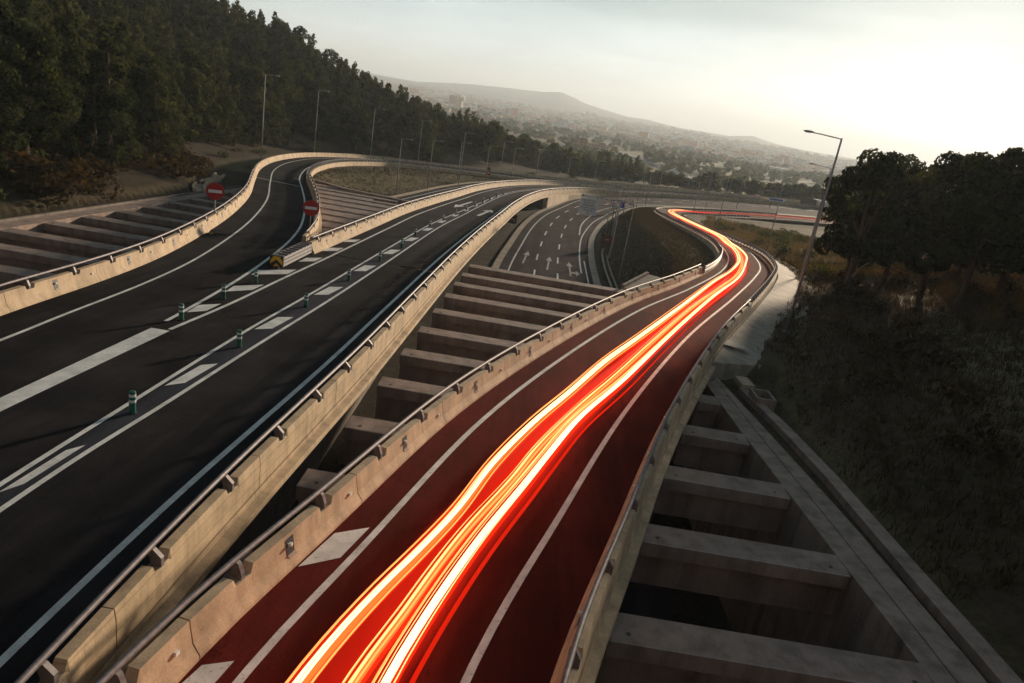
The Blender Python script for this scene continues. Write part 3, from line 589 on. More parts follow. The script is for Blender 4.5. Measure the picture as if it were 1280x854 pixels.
def beam(x0, x1, y, label, grp, x0b=None, x1b=None, stain=True):
    """strut with a wide cap and a recessed web; y = far upper edge"""
    z = float(zU(0, y))-1.2; yc = y-.62; root = empty('concrete_beam', ((x0+x1)/2, yc, z)); tag(root, label, 'beam', grp); hw = (x1-x0)/2
    m = MB(); b = .03
    prof = [(-.62, -.52), (-.62, -b), (-.62+b, 0), (.62-b, 0), (.62, -b), (.62, -.52)]
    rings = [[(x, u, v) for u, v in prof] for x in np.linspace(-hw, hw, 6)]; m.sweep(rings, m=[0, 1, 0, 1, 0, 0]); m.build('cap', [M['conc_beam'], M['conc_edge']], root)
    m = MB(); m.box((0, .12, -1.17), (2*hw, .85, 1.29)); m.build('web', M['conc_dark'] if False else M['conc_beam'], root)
    for sx in (-1, 1):
        if hw > .8:
            m = MB(); m.tube([(sx*(hw-.55), -.25, -.005), (sx*(hw-.55), -.25, .012)], .07, 8); m.build('lifting_socket', M['dark'], root)
    return root
L_y = [11.5, 16.5, 21.5, 26.6, 31.6, 36.6, 41.5, 46.5, 51.43, 56.3, 61.2, 66.1, 71, 76, 80.9, 86, 91.2]
for i, y in enumerate([q for q in L_y if q > 26]):
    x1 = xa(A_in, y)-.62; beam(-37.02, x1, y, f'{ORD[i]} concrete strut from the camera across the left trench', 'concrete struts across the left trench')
M_y = [12.0, 17.4, 22.7, 27.95, 33.3, 38.5, 43.6, 48.9, 54.2, 59.0, 63.5, 68.4]
for i, y in enumerate(M_y):
    x0 = xa(B_out, y)+.80; x1 = xa(C_lb, y)-.62
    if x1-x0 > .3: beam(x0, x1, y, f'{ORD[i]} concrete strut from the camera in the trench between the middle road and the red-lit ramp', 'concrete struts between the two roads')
R_y = [6.6, 11.98, 17.42, 22.86, 28.3, 33.73, 39.16]
for i, y in enumerate(R_y):
    x0 = xa(C_rb, y-1.2)+.88; x1 = xa(crv([(12.75, -10), (12.6, 17), (12.2, 26), (11.85, 35), (11.7, 41.5)]), y)+.02
    if x1-x0 > .3: beam(x0, x1, y, f'{ORD[i]} concrete strut from the camera in the ladder right of the red-lit ramp', 'concrete struts right of the ramp')
F_y = [67.5, 72.9, 77.7, 82.4, 87.3, 92.3, 97.5, 102.6, 107.6, 112.6, 117.6]
for i, y in enumerate(F_y):
    x0 = xa(A_rb, y)+.8; x1 = xa(B_lb, y)-.8
    if y > 112: x1 = min(x1, -20.5 if y < 114 else -31)
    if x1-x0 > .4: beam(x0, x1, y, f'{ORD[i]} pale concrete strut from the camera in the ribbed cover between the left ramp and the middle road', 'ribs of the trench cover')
# fill panels between the far ribs (the cover is nearly closed there)
m = MB()
for a, b in zip(F_y[:-1], F_y[1:]):
    xs0, xs1 = xa(A_rb, (a+b)/2)+.8, xa(B_lb, (a+b)/2)-.8
    if b > 112: xs1 = min(xs1, -24)
    z = float(zU(0, (a+b)/2))-1.52; m.box(((xs0+xs1)/2, (a+b)/2-.6, z), (xs1-xs0, b-a-1.3, .2))
tag(m.build('cover_slab', M['conc_beam']), 'recessed pale slabs closing the gaps of the ribbed trench cover', 'slab')
m = MB()
for y in L_y[8:]:
    pass
# concrete edge beams round the grass end of the ribbed cover
pe = np.array([(-36.4, 121.6), (-35.2, 121.1), (-30, 116.4), (-25, 114.6), (-19.5, 113.2), (-15, 112.6)]); pr = []
m = MB(); pq = resamp(pe, step=1.); nn = normals(pq)
m.sweep([[(p[0]+n[0]*u, p[1]+n[1]*u, float(zU(*p))-1.0+v) for u, v in ((-.35, -3), (-.35, 0), (.35, 0), (.35, -3))] for p, n in zip(pq, nn)])
tag(m.build('portal_wall', M['conc_wall']), 'curved concrete edge wall between the ribbed cover and the grass bank', 'wall')
# kerb strip by the left lower carriageway
strip('kerb', off(yclip(EL, 108, 300), -1.3), off(yclip(EL, 108, 300), 0), zD, .12, M['conc'])
strip('kerb', off(yclip(DL, 60, 250), -2.2), off(yclip(DL, 60, 250), -1.27), zD, .1, M['conc_apron'])
strip('kerb', off(yclip(DE, 60, 330), .02), off(yclip(DE, 60, 330), 1.0), zD, .1, M['conc_apron'])
dr = crv([(11.4,92),(11.35,107.9),(12.0,120.5),(13.7,128.7),(14.6,134.4),(14.7,142),(14.2,147)])
for dd, nm in ((-.0, 'a'), (.75, 'b')): strip('channel_kerb', off(dr, dd), off(dr, dd+.28), zD, .32, M['conc_apron'])
# abutment wall under the far middle road
wallrun('abutment_wall', 'ochre concrete abutment wall under the middle road where it meets the lower motorway', [(1.6, 163), (6.9, 184), (12.4, 199), (19.6, 211)], [(2.6, 163), (7.7, 184), (13.2, 198.6), (20.4, 210.6)], -.5, -9.6, 'conc')
# beam-end head wall at the ramp: wedge with a sloping face
rt_ = empty('head_wall', (11.3, 72, -3.9)); tag(rt_, 'angular concrete wing wall where the trench cover ends beside the red-lit ramp', 'wing wall')
m = MB()
W = [(-2.0, -3.2), (1.2, 3.6), (2.6, 3.0), (1.6, -3.0)]
zt_ = [.35, .75, .75, .35]
m.v += [(x, y, z) for (x, y), z in zip(W, zt_)]+[(x, y, -5.6) for x, y in W]
m.f += [(0, 1, 2, 3), (0, 4, 5, 1), (1, 5, 6, 2), (2, 6, 7, 3), (3, 7, 4, 0)]; m.m += [0]*5
m.build('wing', M['conc_apron'], rt_)
m = MB(); m.prism([(-3.6, 0), (3.6, 0), (3.6, .22), (-3.6, .22)], Vector((-.25, .2, .62)), Vector((.43, .9, .05)).normalized(), Vector((0, 0, 1)), Vector((.9, -.43, 0)), .3); m.build('coping', M['conc_wall'], rt_)
# sloping concrete apron outside the bend
ap = crv([(12.7,43.4),(14.2,47.5),(17,50.5),(21.0,55.8),(23.3,62.5),(27.2,70),(30.9,79.5),(34.4,90.4),(36.9,99.3),(38.5,110),(38.6,121)]); ai = off(yclip(C_rb, 43.3, 121), .62)
m = MB(); n = 140; a = resamp(ai, n=n); b = resamp(np.vstack([[[17.1, 46.9]], [[18.7, 51.3]], yclip(ap, 55.5)]), n=n)
jit = np.convolve(RNG.normal(0, .45, n+8), np.ones(5)/5, 'same')[4:-4]+RNG.normal(0, .05, n)
b = off(b, jit)
for i in range(n):
    for k in range(5): p = a[i]+(b[i]-a[i])*k/4; m.v.append((p[0], p[1], float(zU(*p))-.30-.15*k))
    p = b[i]; m.v.append((p[0], p[1], float(zU(*p))-1.9))
for i in range(n-1):
    for k in range(5): q = i*6+k; m.f.append((q, q+1, q+7, q+6))
m.f.append(tuple(range(5))+(5,)); m.m = [0]*len(m.f)
m.v += [(a[0][0], a[0][1], -2.9)]; m.f[-1] = (0, 1, 2, 3, 4, 5, len(m.v)-1)
tag(m.build('concrete_apron', M['conc_apron']), 'sloping pale concrete apron with a ragged edge outside the ramp bend', 'apron')
m = MB(); m.poly([(14.0, 48.2, float(zU(0, 48.2))-.2), (16.0, 47.7, float(zU(0, 47.7))-.27), (15.6, 49.3, float(zU(0, 49.3))-.24), (14.4, 50.3, float(zU(0, 50.3))-.2)]); m.build('broken_patch', M['black'])
bpy.data.objects['broken_patch'].parent = bpy.data.objects['concrete_apron']
# drain boxes in the earth channel
b1 = empty('drain_cover', (14.25, 42.6, float(zU(0, 42.6))-1.1)); tag(b1, 'pale square concrete cover at the top of the earth channel', 'drain cover')
m = MB(); m.box((0, 0, 0), (.8, 1.5, .3), R(4)); m.build('slab', M['conc'], b1)
b2 = empty('drain_box', (14.6, 40.0, float(zU(0, 40))-1.0)); tag(b2, 'open rectangular concrete catch pit in the earth channel', 'catch pit')
m = MB()
for c_, s_ in (((0, -.75, -.2), (1.1, .14, .7)), ((0, .75, -.2), (1.1, .14, .7)), ((-.5, 0, -.2), (.14, 1.36, .7)), ((.5, 0, -.2), (.14, 1.36, .7))): m.box(c_, s_)
m.build('pit_wall', M['conc_wall'], b2); m = MB(); m.box((0, 0, -.45), (.9, 1.4, .05)); m.build('pit_floor', M['black'], b2)
# small curving chute on the left bank
ch = crv([(-38.9, 86), (-40.2, 88.5), (-41.5, 92), (-42.6, 97), (-43, 101)], .6)
m = MB(); m.sweep([[(p[0]+n[0]*u, p[1]+n[1]*u, gz(*p)+v) for u, v in ((-.75, .1), (-.75, .45), (-.5, .45), (-.3, .15), (.3, .15), (.5, .45), (.75, .45), (.75, .1))] for p, n in zip(ch, normals(ch))])
tag(m.build('stone_chute', M['conc']), 'short curving concrete water chute climbing the dark left bank', 'water chute')

# ------------------------------------------------------------------ unseen bridge under the camera, added to block sky light from the near road
ov = empty('added_overpass', (0, -6, 10.0)); tag(ov, 'unseen concrete bridge deck under the camera, added to shade the nearest road', 'added_overpass')
m = MB(); m.box((0, 0, -.6), (130, 12.4, 1.2)); m.build('deck', M['conc_wall'], ov)
m = MB(); m.box((0, 6.0, .35), (130, .3, .7)); m.build('parapet', M['conc'], ov); m = MB(); m.box((0, -6.0, .35), (130, .3, .7)); m.build('parapet', M['conc'], ov)
for px_ in (-38, -24, -5.75, 14, 40):
    m = MB(); m.box((px_, -1, -9.5), (.9, 7, 16.6)); m.build('pier', M['conc_wall'], ov)

# ------------------------------------------------------------------ bollards
def make_bollard():
    r = empty('bollard'); h = .80
    m = MB(); m.tube([(0, 0, 0), (0, 0, .03)], .15, 16); m.build('base', M['dark'], r)
    m = MB(); m.tube([(0, 0, .03), (0, 0, h-.06), (0, 0, h-.015), (0, 0, h)], [.108, .108, .095, .05], 18); m.build('post', M['green'], r, smooth=False)
    for zz in (.40, .60):
        m = MB(); m.tube([(0, 0, zz), (0, 0, zz+.1)], .112, 18); m.build('reflective_band', M['band'], r)
    return r
bol = make_bollard(); first = True
by = [19.3, 25.75, 32.0, 37.6, 43.3, 48.3]
med = [(-12.0, 6.0)]
pos = [(-12.1, 22.2), (-11.9, 30.6), (-11.6, 39.1), (-11.35, 47.4), (-11.15, 56.0), (-10.9, 63.8)]
yy = 72.0
while yy < 150: pos.append(((xa(dbl, yy)+xa(dbr, yy))/2-.2, yy)); yy += 8.0
for i, (x, y) in enumerate(pos):
    o = bol if i == 0 else copy_tree(bol); o.location = (x, y, float(zU(x, y))+.006)
    tag(o, f'green bollard with white bands, {ORD[i]} from the camera along the median of the middle road' if i else 'green bollard with white bands, nearest to the camera, on the median of the middle road', 'bollard', 'green bollards on the road')
for i, (x, y) in enumerate([(-15.7, 33.1), (-15.74, 38.0), (-15.78, 42.7)]):
    o = copy_tree(bol); o.location = (x, y, float(zU(x, y))+.006); tag(o, f'green bollard with white bands, {["nearest", "middle", "farthest"][i]} of three in the striped nose before the crash cushion', 'bollard', 'green bollards on the road')

# ------------------------------------------------------------------ crash cushion with chevron
cc = empty('crash_cushion', (-16.25, 47.7, float(zU(0, 47.7))), R(1)); tag(cc, 'ribbed steel crash cushion with a yellow and black chevron nose', 'crash cushion')
sl = -.045
for sx in (-1, 1):
    for zz in (.22, .46, .70):
        m = MB(); m.sweep([[(sx*.42+sx*u, y, zz+v+sl*y) for u, v in ((0, -.1), (.05, -.05), (0, 0), (.05, .05), (0, .1), (-.02, .1), (-.02, -.1))] for y in (0, 2, 4, 6.4)]); m.build('side_rail', M['steel'], cc)
for k in range(8):
    m = MB(); y = .25+k*.82; m.box((0, y, .80+sl*y), (.8, .16, .07)); m.box((0, y, .42+sl*y), (.7, .05, .75)); m.build('cross_frame', M['steel'], cc)
m = MB(); m.prism([(-.45, .12), (.45, .12), (.45, .86), (-.45, .86)], Vector((0, -.12, 0)), Vector((1, 0, 0)), Vector((0, 0, 1)), Vector((0, 1, 0)), .2); nose = m.build('nose', M['black'], cc)
m = MB(); X, Z, Yv = Vector((1, 0, 0)), Vector((0, 0, 1)), Vector((0, 1, 0))
for pts in ([(0, .62), (-.40, .28), (-.40, .52), (-.2, .82), (0, .82)], [(0, .62), (.40, .28), (.40, .52), (.2, .82), (0, .82)], [(-.22, .16), (0, .36), (.22, .16)]):
    m.prism(pts, Vector((0, -.228, 0)), X, Z, Yv, .012)
m.build('chevron', M['yellow'], nose)
m = MB(); m.box((-.15, -.1, .05), (.08, .3, .12)); m.box((.15, -.1, .05), (.08, .3, .12)); m.build('foot', M['steel'], cc)

# ------------------------------------------------------------------ signs
def disc(r, th, y, mat, parent, name, n=40, z=0.):
    m = MB(); m.prism([(r*math.cos(2*math.pi*k/n), r*math.sin(2*math.pi*k/n)) for k in range(n)], Vector((0, y, z)), Vector((1, 0, 0)), Vector((0, 0, 1)), Vector((0, 1, 0)), th); return m.build(name, mat, parent)
def face(o, p): o.rotation_euler = (0, 0, math.atan2(-p[0], p[1]))      # front (-y) towards the camera
def no_entry(x, y, z0, zc, r, label):
    o = empty('no_entry_sign', (x, y, z0)); face(o, (x, y)); tag(o, label, 'road sign')
    m = MB(); m.tube([(0, .06, 0), (0, .06, zc-z0+r*.6)], .05, 10); m.build('pole', M['pole'], o)
    d = disc(r, .03, 0, M['red'], o, 'disc', z=zc-z0); disc(r*1.02, .02, .022, M['steel'], o, 'backing', z=zc-z0)
    m = MB(); m.box((0, -.022, zc-z0), (r*1.5, .012, r*.36)); m.build('white_bar', M['white'], d); return o
no_entry(-25.85, 59.9, -3.0, .69, .70, 'large red no-entry disc on a pole at the outer barrier of the left ramp')
no_entry(-19.25, 64.3, -2.3, -.15, .69, 'large red no-entry disc on the barrier between the left ramp and the ribbed cover')
ne = no_entry(-13.1, 193.5, -9.4, -7.0, .6, 'small far red no-entry disc under a triangle at the edge of the grass bank')
m = MB(); m.prism([(-.55, 3.1), (.55, 3.1), (0, 4.0)], Vector((0, .02, 0)), Vector((1, 0, 0)), Vector((0, 0, 1)), Vector((0, 1, 0)), .03); m.build('triangle', M['dark'], ne)
def text(s, size, parent, loc, mat, name='lettering', align='CENTER'):
    c = bpy.data.curves.new(name, 'FONT'); c.body = s; c.size = size; c.align_x = align; c.align_y = 'CENTER'; c.extrude = .004
    o = bpy.data.objects.new(name, c); col.objects.link(o); o.parent = parent; o.location = loc; c.materials.append(mat)
    bpy.context.view_layer.update(); me = bpy.data.meshes.new_from_object(o.evaluated_get(bpy.context.evaluated_depsgraph_get())); bpy.data.objects.remove(o)
    o = bpy.data.objects.new(name, me); col.objects.link(o); o.parent = parent; o.location = loc; o.rotation_euler = (R(90), 0, 0); me.materials.clear(); me.materials.append(mat); return o
def speed(x, y, zc, label):
    o = empty('speed_limit_sign', (x, y, -9.5)); face(o, (x, y)); tag(o, label, 'road sign'); h = zc+9.5
    m = MB(); m.tube([(0, .08, 0), (0, .08, h-.2)], .06, 8); m.build('pole', M['pole'], o)
    m = MB(); m.box((0, .03, h), (1.55, .05, 1.55)); b = m.build('board', M['black'], o)
    d = disc(.66, .02, -.01, M['red'], o, 'red_ring', z=h); disc(.47, .02, -.025, M['black'], o, 'inner_disc', z=h)
    text('100', .46, o, (0, -.045, h), M['white']); return o
speed(-3.5, 132.3, -8.4, 'black square sign with red ring reading 100, left of the lower motorway on dark ground')
speed(12.9, 125.0, -8.1, 'black square sign with red ring reading 100, right of the lower motorway beside the kerb')
s3 = empty('no_overtaking_sign', (14.9, 142, -9.5)); face(s3, (14.9, 142)); tag(s3, 'round white sign with red rim on a tall dark pole at the lower motorway', 'road sign')
m = MB(); m.tube([(0, .08, -.1), (0, .08, 5.6)], .09, 8); m.build('pole', M['dark'], s3); disc(.55, .03, 0, M['red'], s3, 'red_ring', z=5.2); disc(.42, .03, -.02, M['white'], s3, 'inner_disc', z=5.2); m = MB(); m.box((.05, -.045, 5.2), (.36, .01, .14)); m.build('vehicle_symbol', M['black'], s3)
s4 = empty('blue_motorway_sign', (20.1, 176.5, -9.5)); face(s4, (20.1, 176.5)); tag(s4, 'blue rectangular sign crossed by a red bar at the lower motorway kerb', 'road sign')
m = MB(); m.tube([(0, .08, 0), (0, .08, 2)], .06, 8); m.build('pole', M['pole'], s4); m = MB(); m.box((0, 0, 2.1), (1.1, .04, 1.7)); bb = m.build('board', M['blue'], s4)
m = MB(); m.prism([(-.5, 1.35), (-.34, 1.3), (.5, 2.85), (.34, 2.9)], Vector((0, -.03, 0)), X, Z, Yv, .012); m.build('red_bar', M['red'], s4); m = MB(); m.prism([(-.12, 1.6), (-.02, 1.6), (0, 2.6), (-.05, 2.6)], Vector((0, -.026, 0)), X, Z, Yv, .008); m.prism([(.12, 1.6), (.02, 1.6), (0, 2.6), (.05, 2.6)], Vector((0, -.026, 0)), X, Z, Yv, .008); m.build('road_symbol', M['white'], s4)
s5 = empty('warning_sign', (23.6, 186, -9.5)); face(s5, (23.6, 186)); tag(s5, 'small white triangle warning sign with red rim by the lower motorway', 'road sign')
m = MB(); m.tube([(0, .08, 0), (0, .08, 1.4)], .05, 8); m.build('pole', M['pole'], s5)
m = MB(); m.prism([(-.75, 1.2), (.75, 1.2), (0, 2.5)], Vector((0, 0, 0)), X, Z, Yv, .03); m.build('triangle', M['red'], s5); m = MB(); m.prism([(-.48, 1.35), (.48, 1.35), (0, 2.2)], Vector((0, -.022, 0)), X, Z, Yv, .01); m.build('inner_triangle', M['white'], s5)
# big white information panel held over the lower road by a cantilever gantry
g = empty('information_panel_gantry', (12.6, 113.5, -9.5)); tag(g, 'tall white information panel with black lettering hung over the lower motorway', 'information sign')
m = MB(); m.tube([(0, 0, -.1), (0, 0, 9.4)], [.17, .11], 10); m.build('pole', M['pole'], g); m = MB(); m.tube([(0, 0, 9.2), (-3.2, -1.1, 9.3), (-6.1, -1.35, 9.3)], .08, 8); m.tube([(0, 0, 8.3), (-3.2, -1.1, 8.35), (-6.1, -1.35, 8.35)], .06, 8); m.build('arm', M['pole'], g)
pn = empty('sign_face', (-4.68, -1.5, 9.62)); pn.parent = g; pn.rotation_euler = (0, 0, -math.atan2(7.92, 112)); 
m = MB(); m.box((0, 0, -.27), (2.62, .06, .52)); m.box((0, 0, -1.78), (2.62, .06, 2.36)); m.build('white_panel', M['white'], pn)
for k, (s_, sz) in enumerate((('CONVERGENCIA', .30), ('PEL VIAL DE', .30), ('MANIOBRES', .33), ('MANTENIU DRETA', .26), ('PRECAUCIO', .26))): text(s_, sz, pn, (0, -.045, -.88-.36*k), M['black'])
for sx, ss_ in ((-1.05, '1'), (1.05, '2')): 
    pass
m = MB(); m.prism([(-1.1, -.38), (-1.0, -.38), (-1.0, -.2), (-.94, -.2), (-1.05, -.1), (-1.16, -.2), (-1.1, -.2)], Vector((0, -.04, 0)), X, Z, Yv, .01); m.prism([(1.0, -.38), (1.08, -.4), (1.16, -.25), (1.2, -.3), (1.18, -.12), (1.0, -.18), (1.08, -.22)], Vector((0, -.04, 0)), X, Z, Yv, .01)
m.prism([(-.12, -2.62), (.12, -2.62), (0, -2.82)], Vector((0, -.04, 0)), X, Z, Yv, .01); m.build('arrow', M['black'], pn)
# far panel on legs, blue top
g2 = empty('direction_sign', (90.5, 290, -13)); tag(g2, 'white direction panel with a blue head beside the far motorway', 'direction sign'); g2.rotation_euler = (0, 0, -.25)
m = MB(); m.box((0, 0, 3.9), (6, .15, 2.6)); m.build('panel', M['white'], g2); m = MB(); m.box((-.2, -.1, 4.7), (4.8, .06, .7)); m.build('blue_field', M['blue'], g2); m = MB(); m.tube([(-2, .2, 0), (-2, .2, 3)], .12, 6); m.build('leg', M['pole'], g2); m = MB(); m.tube([(2, .2, 0), (2, .2, 3)], .12, 6); m.build('leg', M['pole'], g2)
g3 = empty('billboard', (105.8, 300, -14)); tag(g3, 'dark rear of a large billboard on a rust red post beside the far motorway', 'billboard'); g3.rotation_euler = (0, 0, -.2)
m = MB(); m.box((0, 0, 6.4), (5.8, .3, 2.6)); m.build('panel', simple('billboard_brown', (.10, .075, .06), .8), g3); m = MB(); m.tube([(0, .3, 0), (0, .3, 5.2)], .3, 8); m.build('post', simple('rust_red', (.35, .08, .04), .7), g3)
g4 = empty('notice_board', (112.5, 303, -14)); tag(g4, 'white panel bearing a black letter H next to the dark billboard', 'notice board'); g4.rotation_euler = (0, 0, -.3)
m = MB(); m.box((0, 0, 5.6), (3.0, .2, 2.9)); m.build('panel', M['white'], g4); text('H', 3.0, g4, (0, -.13, 5.6), M['black']); m = MB(); m.tube([(0, .2, 0), (0, .2, 4.4)], .2, 6); m.build('post', M['pole'], g4)
# lorry
tr = empty('lorry', (121.5, 322, gz(121.5, 322)+.1), R(-38+90-62)); tr.location.z = -11.4; tag(tr, 'white box lorry with a blue cab on the far motorway behind the pines', 'lorry')
def vehicle_wheels(root, xs, w_, r_):
    for x in xs:
        for sy in (-1, 1):
            m = MB(); m.tube([(x, sy*(w_/2-.25), r_), (x, sy*w_/2, r_)], r_, 14); o = m.build('wheel', M['black'], root); m = MB(); m.tube([(x, sy*w_/2, r_), (x, sy*(w_/2+.02), r_)], r_*.5, 10); m.build('rim', M['steel'], o)
m = MB(); m.box((-1.5, 0, 2.45), (8.4, 2.5, 2.7)); m.build('box_body', M['white'], tr); m = MB(); m.box((3.95, 0, 1.9), (2.2, 2.4, 2.4), taper=.93); cb = m.build('cab', M['blue'], tr); m = MB(); m.box((5.0, 0, 2.3), (.12, 2.0, .8)); m.build('windscreen', M['black'], cb)
m = MB(); m.box((-.4, 0, .85), (10, 2.2, .35)); m.build('chassis', M['dark'], tr); vehicle_wheels(tr, (-4.4, -3.2, 3.7), 2.4, .5)
# red van
vn = empty('red_van', (81.8, 283, -9.4), R(35)); vn.location = (86, 300, -10.2); tag(vn, 'small red van with bright lamps below the round trees', 'van')
m = MB(); m.box((0, 0, .8), (4.6, 1.8, .9)); m.box((-.3, 0, 1.5), (3.2, 1.65, .6), taper=.88); m.build('body', M['red'], vn); vehicle_wheels(vn, (-1.5, 1.5), 1.8, .33)
m = MB(); m.box((-.2, 0, 1.5), (2.6, 1.7, .35)); m.build('window', M['black'], vn)
for sx in (-2.32, 2.32): m = MB(); m.box((sx, 0, .9), (.05, 1.4, .4)); m.build('headlight', emit('lamp_light', (1, .9, .75), 6) if sx > 0 else M['band'], vn)

# ------------------------------------------------------------------ street lamps
def lamp(x, y, z0, top, adir, alen, label, r=.10, tilt=0.):
    o = empty('street_lamp', (x, y, z0)); tag(o, label, 'street lamp', 'street lamps'); H = top-z0; ca, sa = math.cos(adir), math.sin(adir)
    m = MB(); m.tube([(0, 0, 0), (0, 0, H*.5), (0, 0, H-.1), (0, 0, H)], [r, r*.78, r*.5, r*.45], 10); m.build('pole', M['pole'], o, smooth=True)
    m = MB(); m.box((0, 0, .06), (.4, .4, .12)); m.build('base_plate', M['pole'], o)
    m = MB(); m.tube([(0, 0, H-.06), (ca*alen*.6, sa*alen*.6, H+.04), (ca*alen, sa*alen, H+.08)], .04, 8); m.build('arm', M['pole'], o)
    m = MB(); L0, L1 = alen-.15, alen+.62
    for s_, w_, h_ in ((L0, .06, .05), (L0+.15, .14, .09), (L0+.5, .17, .10), (L1, .10, .05)):
        pass
    rings = [[(ca*s_-sa*w_*a, sa*s_+ca*w_*a, H+.10+h_*b) for a, b in ((-1, 0), (-.8, .8), (0, 1), (.8, .8), (1, 0), (.8, -.6), (-.8, -.6))] for s_, w_, h_ in ((L0, .05, .05), (L0+.15, .14, .09), (L0+.5, .17, .10), (L1, .09, .04))]
    m.sweep(rings); hd = m.build('lamp_head', M['pole'], o, smooth=True); m = MB(); m.box((ca*(alen+.3), sa*(alen+.3), H+.035), (.42, .22, .05), adir); m.build('lens', M['lamp_glass'], hd)
    return o
rgt = lambda: 0
lamp(21.8, 58.6, -2.7, 12.7, R(180-8), 2.2, 'tall grey street lamp rising from the apron edge at the right', .14)
lamp(36.4, 98.5, -4.9, 9.8, R(172), 2.2, 'second tall street lamp right of the bend, just behind the tallest one', .12)
lamp(40.4, 127.9, gz(40.4, 127.9)-.1, 3.9, R(170), 2, 'leaning-looking street lamp on the dry grass beyond the ramp bend')
lamp(37.9, 155.5, gz(37.9, 155.5)-.1, 3.5, R(170), 2, 'street lamp in the bushes beyond the far ramp')
for i, (x, y, t_) in enumerate([(-46.2,124.4,9.1),(-48.8,162.2,7.0),(-42.2,186.8,4.3),(-32.4,199.3,2.9),(-11.6,220.3,0),(8.5,237,-2.2),(17.6,245,-2.4),(41.4,262.7,-3.5),(60,273,-4)]):
    lamp(x, y, gz(x, y)-.1, t_, R(-8 if i < 5 else -20), 1.9, f'street lamp behind the outer barrier of the left ramp, {ORD[i]} along the curve' if i else 'tall street lamp behind the outer barrier of the left ramp, against the pine hill')
for i, (x, y, h) in enumerate([(-27.3,146.1,10.8),(-23.3,160.4,10.5),(-18.6,177.3,12.3),(-19.8,184.,9.6),(-14.,197.2,9.2),(-7.9,213.2,8.6),(-1.2,228.5,8.6),(29.5,204.8,11.4),(41.5,199,8.5),(13.6,125.5,9.6),(13.0,131,9.2),(12.8,98.5,10.8),(16.3,150,9.5),(19.2,163,9),(25.3,190,8.5),(50,224,9),(62,236,9),(80,262,9),(95,285,9),(34,250,8.5),(52,268,8.5),(72,290,9),(100,318,9),(58,262,9)]):
    lamp(x, y, -9.7, -9.6+h, R(0 if x < 0 else 165), 1.6, (f'street lamp at the foot of the grass bank, {ORD[i]} from the camera' if i < 7 else f'slender street lamp beside the lower motorway, {ORD[i-7]} in that line'))

# ------------------------------------------------------------------ light streaks of the traffic on the ramp
def ptz(p, h): return [(q[0], q[1], float(zC(*q))+h) for q in p]
M['lt_red'] = emit('tail_light_red', (1, .018, .004), .8); M['lt_white'] = emit('light_cream', (1, .46, .16), 1.35); M['lt_hot'] = emit('light_hot', (1, .66, .33), 1.7); M['lt_or'] = emit('light_orange', (1, .12, .02), 1.2)
M['lt_dim'] = emit('light_dim_red', (1, .02, .004), .45); M['lt_or2'] = emit('light_amber', (1, .26, .06), 1.4)
M['glow'] = vol_emit('red_glow', (1, .018, .004), .5)
far_t = [(29.2,112),(30.6,124),(30.6,140),(30.3,155),(30.4,169),(31.8,180),(36,191),(44,201.5),(59,217),(81,235),(114,256),(200,309)]
S1 = crv([(-3.8,5),(-2.85,10.9),(-2.1,13.67),(-1.48,15.5),(-.75,17.9),(0.0,21.2),(1.27,25.4),(2.7,29.4),(4.8,35.4),(7.4,42),(13,56.6),(17.7,69),(21.5,78.3),(24.8,87.6),(27,96),(28.6,105)]+far_t, .6)
S2 = crv([(-2.9,5),(-1.93,11.1),(-1.39,13.2),(-.93,15.1),(-.38,17.1),(.65,20.3),(1.4,23),(2.97,27.6),(5.3,33.8),(8.1,41.5),(12.6,53.5),(17,64.4),(22,77),(25.4,88),(27.7,98),(29.2,106)]+[(x+.4, y-.3) for x, y in far_t], .6)
S3 = crv([(-2.2,5),(-1.3,11.3),(-.97,12.9),(-.54,14.7),(.05,16.9),(1.05,20.2),(1.75,22.6),(2.95,26.5),(5.3,32.5),(8.7,41.8),(12,50.6),(16.3,61.8),(21.6,75),(25.8,88),(28.3,97),(29.7,106)]+[(x+.8, y-.6) for x, y in far_t], .6)
def fade(n, a, b): return np.interp(np.arange(n), [0, n*.35, n], [a, a*.8, b])
def streak(c, h, r, mat, label, wob=0., ph=0., s0=0, s1=None, flat=1.):
    S = arclen(c)[-1]; c = sub(c, s0, s1 or S, .7); s = arclen(c); c = off(c, wob*np.sin(s*.045+ph)+wob*.35*np.sin(s*.12+ph*2)); n = len(c)
    rr = r*np.interp(s, [0, 60, 140, 188, 212, 260], [1, .9, .7, .55, .3, .25])*(1+.10*np.sin(s*.13+ph*3))
    nr = normals(c); rings = []
    for i in range(n):
        z = float(zC(*c[i]))+h; rings.append([(c[i][0]+nr[i][0]*math.cos(t)*rr[i]*flat, c[i][1]+nr[i][1]*math.cos(t)*rr[i]*flat, z+math.sin(t)*rr[i]) for t in np.linspace(0, 2*math.pi, 9)[:-1]])
    m = MB(); m.sweep(rings); o = m.build('light_streak', mat, smooth=True); return tag(o, label, 'light streak', 'light streaks of passing traffic')
cen = (S1[:380] if False else S2)
streak(S2, .74, .2, M['glow'], 'broad soft red glow enclosing all the light streaks on the ramp', flat=4.4)
T_ = {q: s_at_y(c, 186) for q, c in (('l', S1), ('m', S2), ('r', S3))}
streak(S1, .58, .03, M['lt_red'], 'wide red light ribbon on the left of the streaks', flat=3.6, wob=.05)
streak(S2, .52, .03, M['lt_red'], 'wide red light ribbon in the middle of the streaks', flat=3, wob=.05, ph=1)
streak(S3, .56, .03, M['lt_red'], 'wide red light ribbon on the right of the streaks', flat=4.6, wob=.05, ph=2)
streak(off(S3, .38), .50, .02, M['lt_dim'], 'outermost dim red light ribbon on the right edge of the streaks', flat=2.5, wob=.04, ph=2, s1=T_['r'])
